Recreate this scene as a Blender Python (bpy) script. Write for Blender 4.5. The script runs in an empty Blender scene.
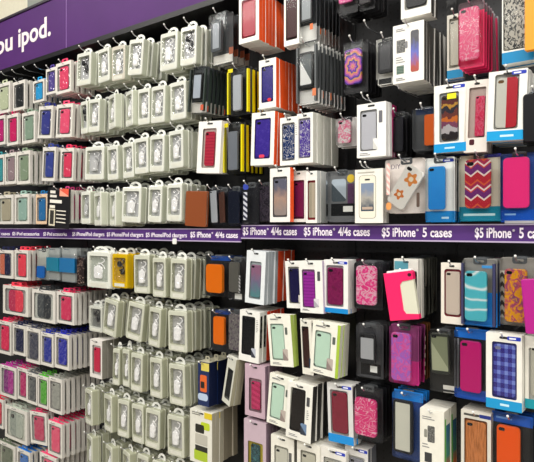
import bpy, bmesh, math, random
from mathutils import Vector
rnd = random.Random(7)
scene = bpy.context.scene
COL = scene.collection
# ------------------------------------------------------------------ camera geometry of the place
F, CX, HY, TH = 550.0, 267.0, 228.0, math.radians(36.9)
CAM = Vector((0.0, -1.72, 1.5))
FW = Vector((-math.sin(TH), math.cos(TH), 0)); RT = Vector((math.cos(TH), math.sin(TH), 0)); UP = Vector((0, 0, 1))

def at(x, y, p):
    """the point seen at (x, y) on the plane that stands p in front of the back wall (wall at y = 0)"""
    d = FW + RT * ((x - CX) / F) + UP * ((HY - y) / F)
    return CAM + d * ((-p - CAM.y) / d.y)

# ------------------------------------------------------------------ materials
def lin(c):
    c = c.lstrip('#')
    v = [int(c[i:i + 2], 16) / 255 for i in (0, 2, 4)]
    return tuple(x / 12.92 if x <= .04045 else ((x + .055) / 1.055) ** 2.4 for x in v) + (1,)

MATS = {}
def new_mat(key):
    m = bpy.data.materials.new(key); m.use_nodes = True
    MATS[key] = m
    return m, m.node_tree.nodes, m.node_tree.links, m.node_tree.nodes['Principled BSDF']

def solid(c, rough=.4, metal=0.0, spec=.5):
    key = f'{c}_{rough}_{metal}_{spec}'
    if key in MATS: return MATS[key]
    m, N, L, b = new_mat(key)
    b.inputs['Base Color'].default_value = lin(c); b.inputs['Roughness'].default_value = rough
    b.inputs['Metallic'].default_value = metal; b.inputs['Specular IOR Level'].default_value = spec
    return m

def board(c):                      # printed card: matt with faint mottling
    key = 'board' + c
    if key in MATS: return MATS[key]
    m, N, L, b = new_mat(key)
    tc = N.new('ShaderNodeTexCoord'); n = N.new('ShaderNodeTexNoise'); n.inputs['Scale'].default_value = 60
    mx = N.new('ShaderNodeMixRGB'); mx.inputs[1].default_value = lin(c)
    l = lin(c); mx.inputs[2].default_value = (l[0] * .86, l[1] * .86, l[2] * .86, 1)
    L.new(tc.outputs['Object'], n.inputs['Vector']); L.new(n.outputs['Fac'], mx.inputs[0]); L.new(mx.outputs[0], b.inputs['Base Color'])
    b.inputs['Roughness'].default_value = .42
    return m

def clear(tint='#fafbfa', haze=.003, key='clear'):
    if key in MATS: return MATS[key]
    m, N, L, b = new_mat(key)
    out = N['Material Output']
    tr = N.new('ShaderNodeBsdfTransparent'); tr.inputs[0].default_value = lin(tint)
    gl = N.new('ShaderNodeBsdfGlossy'); gl.inputs['Roughness'].default_value = .09
    df = N.new('ShaderNodeBsdfDiffuse'); df.inputs[0].default_value = lin('#dfe3e0')
    fr = N.new('ShaderNodeFresnel'); fr.inputs[0].default_value = 1.2
    a = N.new('ShaderNodeMixShader'); a.inputs[0].default_value = haze
    c = N.new('ShaderNodeMixShader')
    L.new(tr.outputs[0], a.inputs[1]); L.new(df.outputs[0], a.inputs[2])
    L.new(fr.outputs[0], c.inputs[0]); L.new(a.outputs[0], c.inputs[1]); L.new(gl.outputs[0], c.inputs[2])
    L.new(c.outputs[0], out.inputs['Surface'])
    return m

def crinkle():
    """thin formed plastic that catches the ceiling lamps on its dents"""
    key = 'crinkled clear plastic'
    if key in MATS: return MATS[key]
    m, N, L, b = new_mat(key)
    out = N['Material Output']
    tr = N.new('ShaderNodeBsdfTransparent'); tr.inputs[0].default_value = lin('#fafafa')
    gl = N.new('ShaderNodeBsdfGlossy'); gl.inputs['Roughness'].default_value = .16
    tc = N.new('ShaderNodeTexCoord'); n = N.new('ShaderNodeTexNoise'); n.inputs['Scale'].default_value = 42; n.inputs['Detail'].default_value = 1
    bp = N.new('ShaderNodeBump'); bp.inputs['Strength'].default_value = 1; bp.inputs['Distance'].default_value = .014
    mx = N.new('ShaderNodeMixShader'); mx.inputs[0].default_value = .17
    L.new(tc.outputs['Object'], n.inputs['Vector']); L.new(n.outputs['Fac'], bp.inputs['Height']); L.new(bp.outputs[0], gl.inputs['Normal'])
    L.new(tr.outputs[0], mx.inputs[1]); L.new(gl.outputs[0], mx.inputs[2]); L.new(mx.outputs[0], out.inputs['Surface'])
    return m

def frosted(c, key):
    """milky clamshell plastic"""
    if key in MATS: return MATS[key]
    m, N, L, b = new_mat(key)
    b.inputs['Base Color'].default_value = lin(c); b.inputs['Roughness'].default_value = .22
    b.inputs['Alpha'].default_value = .86; b.inputs['Coat Weight'].default_value = .5; b.inputs['Coat Roughness'].default_value = .1
    tc = N.new('ShaderNodeTexCoord'); n = N.new('ShaderNodeTexNoise'); n.inputs['Scale'].default_value = 35
    bp = N.new('ShaderNodeBump'); bp.inputs['Strength'].default_value = .18; bp.inputs['Distance'].default_value = .004
    L.new(tc.outputs['Object'], n.inputs['Vector']); L.new(n.outputs['Fac'], bp.inputs['Height']); L.new(bp.outputs[0], b.inputs['Normal'])
    return m

def pattern(kind, c1, c2, c3=None, rough=.25):
    key = f'{kind}{c1}{c2}{c3}{rough}'
    if key in MATS: return MATS[key]
    m, N, L, b = new_mat(key)
    b.inputs['Roughness'].default_value = rough
    tc = N.new('ShaderNodeTexCoord'); sp = N.new('ShaderNodeSeparateXYZ'); L.new(tc.outputs['Generated'], sp.inputs[0])
    def mth(op, a, bb=None):
        q = N.new('ShaderNodeMath'); q.operation = op
        for i, v in enumerate((a, bb)):
            if v is None: continue
            if isinstance(v, (int, float)): q.inputs[i].default_value = v
            else: L.new(v, q.inputs[i])
        return q.outputs[0]
    cb = N.new('ShaderNodeCombineXYZ')            # flat u, v with the case's 1:2 aspect
    L.new(mth('MULTIPLY', sp.outputs[0], .5), cb.inputs[0]); L.new(sp.outputs[2], cb.inputs[1])
    uv = cb.outputs[0]
    rp = N.new('ShaderNodeValToRGB'); el = rp.color_ramp.elements; rp.color_ramp.interpolation = 'CONSTANT'
    def ramp(*st):
        el[0].position, el[0].color = st[0][0], lin(st[0][1])
        el[1].position, el[1].color = st[1][0], lin(st[1][1])
        for p_, c_ in st[2:]:
            e = el.new(p_); e.color = lin(c_)
    c3 = c3 or c2
    if kind == 'dots':
        v = N.new('ShaderNodeTexVoronoi'); v.inputs['Scale'].default_value = 16; v.inputs['Randomness'].default_value = .75
        L.new(uv, v.inputs['Vector']); fac = v.outputs['Distance']; ramp((0, c2), (.36, c1))
    elif kind == 'leopard':
        n = N.new('ShaderNodeTexNoise'); n.inputs['Scale'].default_value = 15; n.inputs['Detail'].default_value = 1; n.inputs['Distortion'].default_value = .6
        L.new(uv, n.inputs['Vector']); fac = n.outputs['Fac']; ramp((0, c1), (.51, c2), (.63, c3))
    elif kind == 'chevron':
        tri = mth('ABSOLUTE', mth('SUBTRACT', mth('FRACT', mth('MULTIPLY', sp.outputs[0], 2)), .5))
        fac = mth('FRACT', mth('ADD', mth('MULTIPLY', sp.outputs[2], 2.05), mth('MULTIPLY', tri, -.42)))
        ramp((0, '#c22a3a'), (.30, c2), (.38, c1), (.64, '#d84a44'), (.70, c2), (.78, '#b02f55'), (.92, '#e0603c'))
    elif kind == 'stripes':
        fac = mth('FRACT', mth('MULTIPLY', sp.outputs[2], 11)); ramp((0, c1), (.62, c2))
    elif kind == 'edge_stripes':
        fac = mth('FRACT', mth('ADD', mth('MULTIPLY', sp.outputs[2], 5), mth('MULTIPLY', sp.outputs[0], .6))); ramp((0, c1), (.5, c2))
    elif kind == 'waves':
        w = N.new('ShaderNodeTexWave'); w.bands_direction = 'Y'; w.inputs['Scale'].default_value = 1.1; w.inputs['Distortion'].default_value = 9
        w.inputs['Detail'].default_value = .6; w.inputs['Detail Scale'].default_value = 1.3
        L.new(uv, w.inputs['Vector']); fac = w.outputs['Fac']; rp.color_ramp.interpolation = 'LINEAR'; ramp((0, c1), (.70, c1), (.9, c3), (.985, c2))
    elif kind == 'floral':
        n = N.new('ShaderNodeTexNoise'); n.inputs['Scale'].default_value = 7; n.inputs['Detail'].default_value = 3; n.inputs['Distortion'].default_value = 1.2
        L.new(uv, n.inputs['Vector']); fac = n.outputs['Fac']; rp.color_ramp.interpolation = 'LINEAR'; ramp((.42, c1), (.53, c2), (.62, c3), (.7, c1))
    elif kind == 'swirl':
        n = N.new('ShaderNodeTexNoise'); n.inputs['Scale'].default_value = 5; n.inputs['Detail'].default_value = 0; n.inputs['Distortion'].default_value = 1.5
        L.new(uv, n.inputs['Vector']); fac = mth('FRACT', mth('MULTIPLY', n.outputs['Fac'], 4)); ramp((0, c1), (.72, c2), (.9, c1))
    elif kind == 'plaid':
        a = mth('FRACT', mth('MULTIPLY', sp.outputs[0], 3)); d = mth('FRACT', mth('MULTIPLY', sp.outputs[2], 6))
        fac = mth('MULTIPLY', mth('ADD', mth('GREATER_THAN', a, .55), mth('GREATER_THAN', d, .55)), .45); ramp((0, c1), (.3, c2), (.8, c3))
    elif kind == 'mandala':
        cc = mth('SUBTRACT', sp.outputs[0], .5); cd = mth('MULTIPLY', mth('SUBTRACT', sp.outputs[2], .5), 1.7)
        r = mth('SQRT', mth('ADD', mth('MULTIPLY', cc, cc), mth('MULTIPLY', cd, cd)))
        an = mth('SINE', mth('MULTIPLY', mth('ARCTAN2', cd, cc), 8))
        fac = mth('FRACT', mth('ADD', mth('MULTIPLY', r, 3.2), mth('MULTIPLY', an, .12))); ramp((0, '#f0b04a'), (.18, c2), (.5, c1), (.72, c3))
    elif kind == 'wood':
        w = N.new('ShaderNodeTexNoise'); w.inputs['Scale'].default_value = 9; w.inputs['Detail'].default_value = 4
        mp = N.new('ShaderNodeMapping'); mp.inputs['Scale'].default_value = (4, .5, 1); L.new(uv, mp.inputs[0]); L.new(mp.outputs[0], w.inputs['Vector'])
        fac = w.outputs['Fac']; rp.color_ramp.interpolation = 'LINEAR'; ramp((.35, c2), (.6, c1))
    elif kind == 'blend':
        n = N.new('ShaderNodeTexNoise'); n.inputs['Scale'].default_value = 4; L.new(uv, n.inputs['Vector'])
        fac = mth('ADD', sp.outputs[2], mth('MULTIPLY', mth('SUBTRACT', n.outputs['Fac'], .5), .6)); rp.color_ramp.interpolation = 'LINEAR'; ramp((.1, c2), (.45, c3), (.8, c1))
    elif kind == 'vsplit':
        fac = sp.outputs[0]; ramp((0, c1), (.5, c2))
    elif kind == 'diag':
        fac = mth('ADD', mth('MULTIPLY', sp.outputs[0], .55), mth('MULTIPLY', sp.outputs[2], .75)); ramp((0, c2), (.62, c1))
    elif kind == 'phone':                          # a phone's home screen: rows of icons under a sky picture
        a = mth('FRACT', mth('MULTIPLY', sp.outputs[0], 4)); d = mth('FRACT', mth('MULTIPLY', sp.outputs[2], 6))
        ic = mth('MULTIPLY', mth('GREATER_THAN', a, .3), mth('GREATER_THAN', d, .35))
        n = N.new('ShaderNodeTexNoise'); n.inputs['Scale'].default_value = 9; L.new(uv, n.inputs['Vector'])
        fac = mth('MULTIPLY', ic, n.outputs['Fac']); rp.color_ramp.interpolation = 'LINEAR'; ramp((.05, c1), (.4, c2), (.62, c3))
    elif kind == 'bands':                          # colourful picture in bands
        n = N.new('ShaderNodeTexNoise'); n.inputs['Scale'].default_value = 5; L.new(uv, n.inputs['Vector'])
        fac = mth('FRACT', mth('ADD', mth('MULTIPLY', sp.outputs[2], 1.0), mth('MULTIPLY', mth('SUBTRACT', n.outputs['Fac'], .5), .35)))
        ramp((0, '#2a2326'), (.16, '#c9c3c8'), (.30, '#8b4a6a'), (.40, '#e07a30'), (.5, '#7c3b34'), (.62, '#2f2a3a'), (.72, '#d8a03c'), (.8, '#6d2f2a'), (.9, '#4a3a2a'))
    L.new(fac, rp.inputs[0]); L.new(rp.outputs[0], b.inputs['Base Color'])
    return m

def paint(c):
    """c is '#rrggbb' or a tuple (pattern, colours...)"""
    return pattern(*c) if isinstance(c, tuple) else solid(c, .3, 0.0, .3)

# ------------------------------------------------------------------ mesh helpers (x right, y into the wall, z up)
def rect(x0, x1, z0, z1, r=0.0, n=3):
    r = max(min(r, (x1 - x0) * .49, (z1 - z0) * .49), 1e-5)
    pts = []
    for (cx, cz, a0) in ((x1 - r, z1 - r, 0), (x0 + r, z1 - r, 90), (x0 + r, z0 + r, 180), (x1 - r, z0 + r, 270)):
        for k in range(n + 1):
            a = math.radians(a0 + 90 * k / n); pts.append((cx + r * math.cos(a), cz + r * math.sin(a)))
    return pts

def loopv(bm, pts, y): return [bm.verts.new((x, y, z)) for x, z in pts]
def skin(bm, a, b, mi=0):
    n = len(a)
    for i in range(n):
        f = bm.faces.new((a[i], a[(i + 1) % n], b[(i + 1) % n], b[i])); f.material_index = mi
def plate(bm, pts, y0, y1, mi=0, ms=None):
    a, b = loopv(bm, pts, y0), loopv(bm, pts, y1)
    f = bm.faces.new(a); f.material_index = mi
    f = bm.faces.new(b[::-1]); f.material_index = mi if ms is None else ms
    skin(bm, a, b, mi if ms is None else ms)
def ring(bm, outer, inner, y0, y1, mi=0, ms=None):
    o0, i0, o1, i1 = loopv(bm, outer, y0), loopv(bm, inner, y0), loopv(bm, outer, y1), loopv(bm, inner, y1)
    ms = mi if ms is None else ms
    skin(bm, o0, i0, mi); skin(bm, o0, o1, ms); skin(bm, i0, i1, ms); skin(bm, o1, i1, ms)
def shrink(pts, d):
    cx = (min(p[0] for p in pts) + max(p[0] for p in pts)) / 2; cz = (min(p[1] for p in pts) + max(p[1] for p in pts)) / 2
    hw = max(p[0] for p in pts) - cx; hh = max(p[1] for p in pts) - cz
    return [(cx + (x - cx) * (hw - d) / hw, cz + (z - cz) * (hh - d) / hh) for x, z in pts]
def slab(bm, pts, y0, y1, b=.0012, mi=0):
    """plate with rounded front and back edges"""
    ls = [loopv(bm, shrink(pts, b), y0), loopv(bm, shrink(pts, b * .3), y0 + b * .3), loopv(bm, pts, y0 + b), loopv(bm, pts, y1 - b), loopv(bm, shrink(pts, b), y1)]
    for u, v in zip(ls, ls[1:]): skin(bm, u, v, mi)
    f = bm.faces.new(ls[0]); f.material_index = mi; f = bm.faces.new(ls[-1][::-1]); f.material_index = mi
def bx(bm, x0, x1, y0, y1, z0, z1, mi=0): plate(bm, [(x1, z1), (x0, z1), (x0, z0), (x1, z0)], y0, y1, mi)
def tube(bm, path, r, n=6, mi=0):
    path = [Vector(p) for p in path]; prev = None
    for i, p in enumerate(path):
        d = (path[min(i + 1, len(path) - 1)] - path[max(i - 1, 0)]).normalized()
        u = d.cross(Vector((.31, .2, .93))).normalized(); v = d.cross(u)
        c = [bm.verts.new(p + (u * math.cos(2 * math.pi * k / n) + v * math.sin(2 * math.pi * k / n)) * r) for k in range(n)]
        if prev: skin(bm, prev, c, mi)
        else: bm.faces.new(c[::-1]).material_index = mi
        prev = c
    bm.faces.new(prev).material_index = mi

def obj(name, bm, mats, parent=None, loc=None, smooth=False):
    if name != 'window_film': bmesh.ops.recalc_face_normals(bm, faces=bm.faces)
    me = bpy.data.meshes.new(name); bm.to_mesh(me); bm.free()
    for m in (mats if isinstance(mats, (list, tuple)) else [mats]): me.materials.append(m)
    if smooth:
        for p in me.polygons: p.use_smooth = True
    o = bpy.data.objects.new(name, me); COL.objects.link(o)
    if parent: o.parent = parent
    if loc is not None: o.location = loc
    return o
def part(name, mat, parent, fn, *a, smooth=False, **k):
    bm = bmesh.new(); fn(bm, *a, **k)
    return obj(name, bm, mat, parent, smooth=smooth)
def tag(o, label, cat, group=None):
    o['label'] = label; o['category'] = cat
    if group: o['group'] = group
def empty(name, loc, roll=0, yaw=0):
    o = bpy.data.objects.new(name, None); COL.objects.link(o); o.empty_display_size = .02
    o.location = loc; o.rotation_euler = (0, math.radians(roll), math.radians(yaw))
    return o
def copy_tree(o, parent=None):
    c = o.copy(); COL.objects.link(c)
    if parent: c.parent = parent
    for ch in list(o.children): copy_tree(ch, c)
    return c
def struct(name, bm, m):
    o = obj(name, bm, m); o['kind'] = 'structure'
    return o
def text_mesh(name, s, mat, parent, x0, x1, z0, y, cap=None, bold=.012, depth=.0006, slant=0.0):
    """lettering standing between x0 and x1 on the baseline z0; cap scales the height apart from the width"""
    cu = bpy.data.curves.new(name, 'FONT'); cu.body = s; cu.offset = bold; cu.extrude = .01; cu.resolution_u = 3; cu.shear = slant
    t = bpy.data.objects.new(name, cu); COL.objects.link(t)
    bpy.context.view_layer.update()
    me = bpy.data.meshes.new_from_object(t.evaluated_get(bpy.context.evaluated_depsgraph_get()))
    bpy.data.objects.remove(t)
    xs = [v.co.x for v in me.vertices]; a, b = min(xs), max(xs); k = (x1 - x0) / (b - a); kz = (cap / .73) if cap else k
    for v in me.vertices:
        v.co = Vector((x0 + (v.co.x - a) * k, y - depth * (1 if v.co.z > 0 else 0), z0 + v.co.y * kz))
    me.materials.clear(); me.materials.append(mat)
    o = bpy.data.objects.new(name, me); COL.objects.link(o); o.parent = parent
    return o

# ------------------------------------------------------------------ the packs
WHITE = '#f1f0ea'
def case_part(root, name, x0, x1, z0, z1, y0, y1, c, cam=True, r=None, cut='#15151a', face=None):
    w = x1 - x0
    k = part(name, paint(c), root, slab, rect(x0, x1, z0, z1, r if r is not None else w * .17, 4), y0, y1, min(.002, (y1 - y0) * .4))
    if cam:
        part('camera_cutout', solid(cut, .2), k, plate, rect(x0 + w * .09, x0 + w * .36, z1 - w * .26, z1 - w * .11, w * .07), y0 - .0004, y0 + .0006)
    if face:
        m_ = w * face[1]
        part('screen', paint(face[0]), k, plate, rect(x0 + m_, x1 - m_, z0 + m_ * face[2], z1 - m_ * face[2], w * .04), y0 - .0003, y0 + .0005)
    return k

def prints(root, lst, w, h, y):
    for i, q in enumerate(lst):
        nm, u0, u1, v0, v1, c = q[:6]
        r = q[6] if len(q) > 6 else 0
        x0, x1, z0, z1 = (u0 - .5) * w, (u1 - .5) * w, (v0 - 1) * h, (v1 - 1) * h
        if nm == 'printed_lines':
            bm = bmesh.new(); n = max(2, int((z1 - z0) / .006))
            for j in range(n):
                zz = z1 - (j + .5) * (z1 - z0) / n; e = (.55 + .45 * ((j * 37 % 11) / 10))
                bx(bm, x0, x0 + (x1 - x0) * e, y - .0003 - .00012 * i, y + .0001, zz - .0009, zz + .0009)
            obj(nm, bm, solid(c, .5), root)
        else:
            part(nm, paint(c), root, plate, rect(x0, x1, z0, z1, r * w), y - .0003 - .00012 * i, y + .0002)

def carton(root, w, h, frame=WHITE, side=None, win=(.14, .86, .12, .84), tray='#e7e5df', case=None, pr=(), t=.018, slot=True, cam=True, nm='phone_case', cut='#15151a', wr=.06, film=True, top=None, side_pr=(), crink=False):
    hw = w / 2; side = side or frame
    bm = bmesh.new()
    outer = rect(-hw, hw, -h, 0, .0008)
    if win:
        x0, x1, z0, z1 = (win[0] - .5) * w, (win[1] - .5) * w, (win[2] - 1) * h, (win[3] - 1) * h
        inner = rect(x0, x1, z0, z1, wr * w)
        ring(bm, outer, inner, 0, .0008, 0)
    else:
        plate(bm, outer, 0, .0008, 0)
    a, b = loopv(bm, outer, .0008), loopv(bm, outer, t)
    skin(bm, a, b, 1); f = bm.faces.new(b[::-1]); f.material_index = 1
    for f in bm.faces:
        if f.material_index == 1:
            zc = f.calc_center_median().z
            if zc > -.0002: f.material_index = 2 if top else 0
            elif zc < -h + .0002: f.material_index = 0
    obj('carton', bm, [board(frame), board(side)] + ([solid(top, .3)] if top else []), root)
    if top:
        part('hanger_tab', solid(top, .25), root, ring, rect(-w * .2, w * .2, -.001, .018, .006), rect(-w * .1, w * .1, .006, .013, .003), t * .5, t * .5 + .0012)
    for nm_, d0, d1, v0, v1, c_ in side_pr:
        part(nm_, paint(c_), root, bx, hw - .0002, hw + .0004, d0 * t, d1 * t, (v0 - 1) * h, (v1 - 1) * h)
    if win:
        d = min(.0075, t * .7)
        part('tray', board(tray), root, plate, rect(x0 - .004 if x0 - .004 > -hw + .001 else x0, min(x1 + .004, hw - .001), z0 - .004, z1 + .004, .002), d, d + .0008)
        if film:
            bmf = bmesh.new(); bmf.faces.new(loopv(bmf, rect(x0 - .001, x1 + .001, z0 - .001, z1 + .001, wr * w), .0009))
            obj('window_film', bmf, crinkle() if crink else clear(), root)
        if case:
            u0, u1, v0, v1, c = case
            case_part(root, nm, (u0 - .5) * w, (u1 - .5) * w, (v0 - 1) * h, (v1 - 1) * h, .0014, d - .0002, c, cam, cut=cut)
    if slot:
        part('hang_slot', solid('#1b1b1d', .6), root, plate, rect(-w * .12, w * .12, -h * .05 - .003, -h * .05 + .003, .003), -.0003, .0003)
    prints(root, pr, w, h, 0)

def blister(root, w, h, card='#202226', case=None, pr=(), front=(), t=.02, cam=True, nm='phone_case', lid=True, cr=.004, cut='#15151a', edge=None, face=None):
    hw = w / 2
    bm = bmesh.new(); plate(bm, rect(-hw, hw, -h, 0, cr), t - .0012, t); obj('card', bm, board(card), root)
    prints(root, pr, w, h, t - .0012)
    if case:
        u0, u1, v0, v1, c = case
        case_part(root, nm, (u0 - .5) * w, (u1 - .5) * w, (v0 - 1) * h, (v1 - 1) * h, .0016, t * .5, c, cam, cut=cut, face=face)
    if edge:
        for s in (-1, 1):
            part('coloured_edge', solid(edge, .35), root, bx, s * (hw - .0035) - .0035, s * (hw - .0035) + .0035, .0004, t * .5, -h + .004, -.012)
    if lid:
        bm = bmesh.new(); o = rect(-hw + .002, hw - .002, -h + .002, -.002, .007)
        l0, l1, l2, l3 = loopv(bm, shrink(o, .004), 0), loopv(bm, shrink(o, .0012), .0012), loopv(bm, o, .004), loopv(bm, o, t - .0012)
        bm.faces.new(l0); skin(bm, l0, l1); skin(bm, l1, l2); skin(bm, l2, l3)
        obj('blister', bm, clear('#f8f9f9', .004, 'blister'), root)
    bmf = bmesh.new(); ring(bmf, rect(-.018, .018, -.016, 0.004, .006), rect(-.010, .010, -.010, -.004, .003), t - .0014, t - .0004); obj('hanger_tab', bmf, solid('#54575a', .2), root)
    prints(root, front, w, h, 0)

def clamshell(root, w, h, shell='#d3d6c9', inside='#b4b6b4', item='white', t=.042, side=None):
    hw = w / 2; mat = frosted(shell, 'frost' + shell)
    bm = bmesh.new()
    o = rect(-hw, hw, -h, 0, .007); inn = rect(-hw * .80, hw * .80, -h * .83, -h * .11, .006)
    o0 = shrink(o, .003)
    a, b, c, d = loopv(bm, o0, 0), loopv(bm, shrink(o, .0008), .0012), loopv(bm, o, .004), loopv(bm, o, t)
    i0, i1 = loopv(bm, inn, 0), loopv(bm, shrink(inn, .002), t * .36)
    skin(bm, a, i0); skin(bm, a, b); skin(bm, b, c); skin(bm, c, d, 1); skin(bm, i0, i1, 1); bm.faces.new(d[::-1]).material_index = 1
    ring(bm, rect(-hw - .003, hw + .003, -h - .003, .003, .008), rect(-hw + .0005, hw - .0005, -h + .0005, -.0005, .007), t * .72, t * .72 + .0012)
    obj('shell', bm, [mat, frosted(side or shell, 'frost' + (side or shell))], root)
    # arched hanger tab with its hole
    bm = bmesh.new(); n = 16
    tw = hw * .62
    out_ = [(-tw, -.001)] + [(-tw * math.cos(math.pi * k / (n - 3)), .004 + .021 * math.sin(math.pi * k / (n - 3))) for k in range(n - 2)] + [(tw, -.001)]
    hol = [(-tw * .5, .006)] + [(-tw * .5 * math.cos(math.pi * k / (n - 3)), .0065 + .010 * math.sin(math.pi * k / (n - 3))) for k in range(n - 2)] + [(tw * .5, .006)]
    ring(bm, out_, hol, t * .5, t * .5 + .0022); obj('hanger_tab', bm, solid('#eeefe9', .3), root)
    part('backing_card', board(inside), root, plate, rect(-hw * .80, hw * .80, -h * .83, -h * .11, .004), t * .34, t * .34 + .001)
    part('label', board('#d9d9cc'), root, plate, rect(-hw * .66, hw * .66, -h * .955, -h * .865, .002), -.0004, .0004)
    ic = {'white': '#fdfdfd', 'black': '#17181b', 'grey': '#cfd0d0'}[item]
    if item == 'black':
        bm = bmesh.new()
        for s, z in ((-1, -h * .30), (1, -h * .52)):
            slab(bm, rect(s * hw * .2 - .011, s * hw * .2 + .011, z - .013, z + .013, .010), .003, .013, .003)
        pl = obj('earphone', bm, solid(ic, .3), root, smooth=True)
    else:
        bm = bmesh.new(); slab(bm, rect(-hw * .44, hw * .22, -h * .74, -h * .40, .009), .002, .014, .003)
        slab(bm, rect(-hw * .22, hw * .05, -h * .44, -h * .36, .003), .004, .012, .002)
        pl = obj('charger', bm, solid(ic, .25), root)
    bm = bmesh.new()
    pts = [(hw * .12 + hw * .30 * math.sin(k * .55) * (1 - k / 60), .0065 + .003 * math.sin(k * .9), -h * .20 - h * .36 * k / 26 + .006 * math.cos(k * .55)) for k in range(27)]
    tube(bm, pts, .0026, 5); obj('cable', bm, solid(ic, .35), root)
    bmf = bmesh.new(); bmf.faces.new(loopv(bmf, rect(-hw * .795, hw * .795, -h * .827, -h * .113, .006), .0012)); obj('window_film', bmf, crinkle(), root)

def hook(x, z, p, label, tip='#e8e8e4', group=None):
    root = empty('peg_hook', (x, 0, z))
    bm = bmesh.new(); tube(bm, [(0, 0, .004), (0, -p * .5, .002), (0, -p + .012, 0), (0, -p - .004, .003), (0, -p - .016, .013)], .0021, 6)
    obj('wire', bm, solid('#c9ccd0', .25, .9), root)
    bm = bmesh.new(); bx(bm, -.012, .012, -.004, -.0002, -.012, .018); obj('back_plate', bm, solid('#1d1d20', .5), root)
    bm = bmesh.new(); bmesh.ops.create_uvsphere(bm, u_segments=8, v_segments=6, radius=.0034)
    obj('tip', bm, solid(tip, .3), root, (0, -p - .017, .014), smooth=True)
    tag(root, label, 'hook', group)

ORD = ['front', 'first', 'second', 'third', 'fourth', 'fifth', 'sixth', 'seventh', 'eighth', 'ninth', 'tenth', 'eleventh', 'twelfth']
def stack(name, cat, px, n, builder, spec, desc, short, bd, p=.22, roll=0, yaw=0, gap=.0015, back=None, backn=0, hk=True, hz=-.008, size=None, group=None, jit=1.0, hlab=None, hp=.008):
    """n packs on one peg, the front one at px = (left, right, top, bottom)"""
    xl, xr, yt, yb = px
    A, B = at(xl, yt, p), at(xr, yt, p); xm = (xl + xr) / 2
    T, Bo = at(xm, yt, p), at(xm, yb, p)
    w, h = (B.x - A.x), T.z - Bo.z
    if size: w, h = size
    x = (A.x + B.x) / 2
    if size: x = A.x + w / 2
    t = spec.get('t', .018)
    root = empty(name, (x, -p, T.z), roll, yaw); builder(root, w, h, **spec)
    tag(root, desc, cat, group or f'packs on the peg of the {short}')
    proto, bdesc, bname, bcat, tt = root, bd, name, cat, t
    cy = math.cos(math.radians(yaw)); y = -p + (t + gap) / cy
    for i in range(1, n + backn):
        if back and i == n:
            bb, bspec, bdesc, bname, bcat = back
            q = empty(bname, (x, y, T.z), roll, yaw); bb(q, w * .98, h * .98, **bspec); proto = q; tt = bspec.get('t', .018)
        else:
            q = copy_tree(proto)
        if y + tt > -.006: 
            if q is not proto or i >= n:
                for ch in [c for c in q.children_recursive]: bpy.data.objects.remove(ch)
                bpy.data.objects.remove(q)
            break
        k = min(1.0, .35 + .25 * i)
        q.location = (x + rnd.uniform(-.0022, .0022) * jit, y, T.z + rnd.uniform(-.002, .001) * jit)
        q.rotation_euler = (0, math.radians(roll * (1 - .25 * k) + rnd.uniform(-1.3, 1.3) * jit), math.radians(yaw))
        tag(q, f'{bdesc}, {ORD[min(i, 12)]} behind {short}', bcat, group or f'packs on the peg of the {short}')
        y += (tt + gap) / cy
    if hk: hook(x, T.z + hz, p + hp, hlab or f'wire peg hook holding {short}')
    return root
# ================================================================== the setting
XL, XR = -5.2, 1.6
def pegboard():
    m, N, L, b = new_mat('pegboard')
    tc = N.new('ShaderNodeTexCoord'); mp = N.new('ShaderNodeMapping'); mp.inputs['Scale'].default_value = (39.4, 39.4, 39.4)
    fr = N.new('ShaderNodeVectorMath'); fr.operation = 'FRACTION'
    sb = N.new('ShaderNodeVectorMath'); sb.operation = 'SUBTRACT'; sb.inputs[1].default_value = (.5, 0, .5)
    ml = N.new('ShaderNodeVectorMath'); ml.operation = 'MULTIPLY'; ml.inputs[1].default_value = (1, 0, 1)
    ln = N.new('ShaderNodeVectorMath'); ln.operation = 'LENGTH'
    lt = N.new('ShaderNodeMath'); lt.operation = 'LESS_THAN'; lt.inputs[1].default_value = .14
    mx = N.new('ShaderNodeMixRGB'); mx.inputs[1].default_value = lin('#1d1d20'); mx.inputs[2].default_value = lin('#050506')
    L.new(tc.outputs['Object'], mp.inputs[0]); L.new(mp.outputs[0], fr.inputs[0]); L.new(fr.outputs[0], sb.inputs[0]); L.new(sb.outputs[0], ml.inputs[0]); L.new(ml.outputs[0], ln.inputs[0])
    L.new(ln.outputs['Value'], lt.inputs[0]); L.new(lt.outputs[0], mx.inputs[0]); L.new(mx.outputs[0], b.inputs['Base Color'])
    b.inputs['Roughness'].default_value = .55
    return m
HEADP = .16
hz0, hz1 = at(0, 70.8, HEADP).z, at(0, 22.5, HEADP).z
bm = bmesh.new(); bx(bm, XL, XR, 0, .06, .1, hz0 + .1); struct('wall_back', bm, pegboard())
bm = bmesh.new(); bx(bm, XL, XR, .02, .08, hz0 + .1, 3.7); struct('wall_upper', bm, board('#f6f1d8'))
bm = bmesh.new(); bx(bm, XL, XR, -.02, .06, 0, .1); struct('baseboard_back', bm, solid('#1a1a1c', .5))
fl = solid('#b9b4aa', .35)
bm = bmesh.new(); bx(bm, XL, XR + 4, -6, .06, -.1, 0); struct('floor', bm, fl)
bm = bmesh.new(); bx(bm, XL, XR + 4, -6, .06, 3.7, 3.8); struct('ceiling', bm, board('#efeee6'))
c0, c1 = at(27.5, 5, .10), at(60, 5, .10)
bm = bmesh.new(); bx(bm, c0.x, c1.x, -.10, .02, hz1 - .1, 3.7); struct('column', bm, board('#8f958c'))
for i, px in enumerate((-8, 86, 243, 352, 452)):
    xx = at(px, 200, 0).x
    bm = bmesh.new(); bx(bm, xx - .016, xx + .016, -.004, .0, .1, hz0 + .08); struct(f'trim_{i + 1}', bm, solid('#101012', .35))

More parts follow.
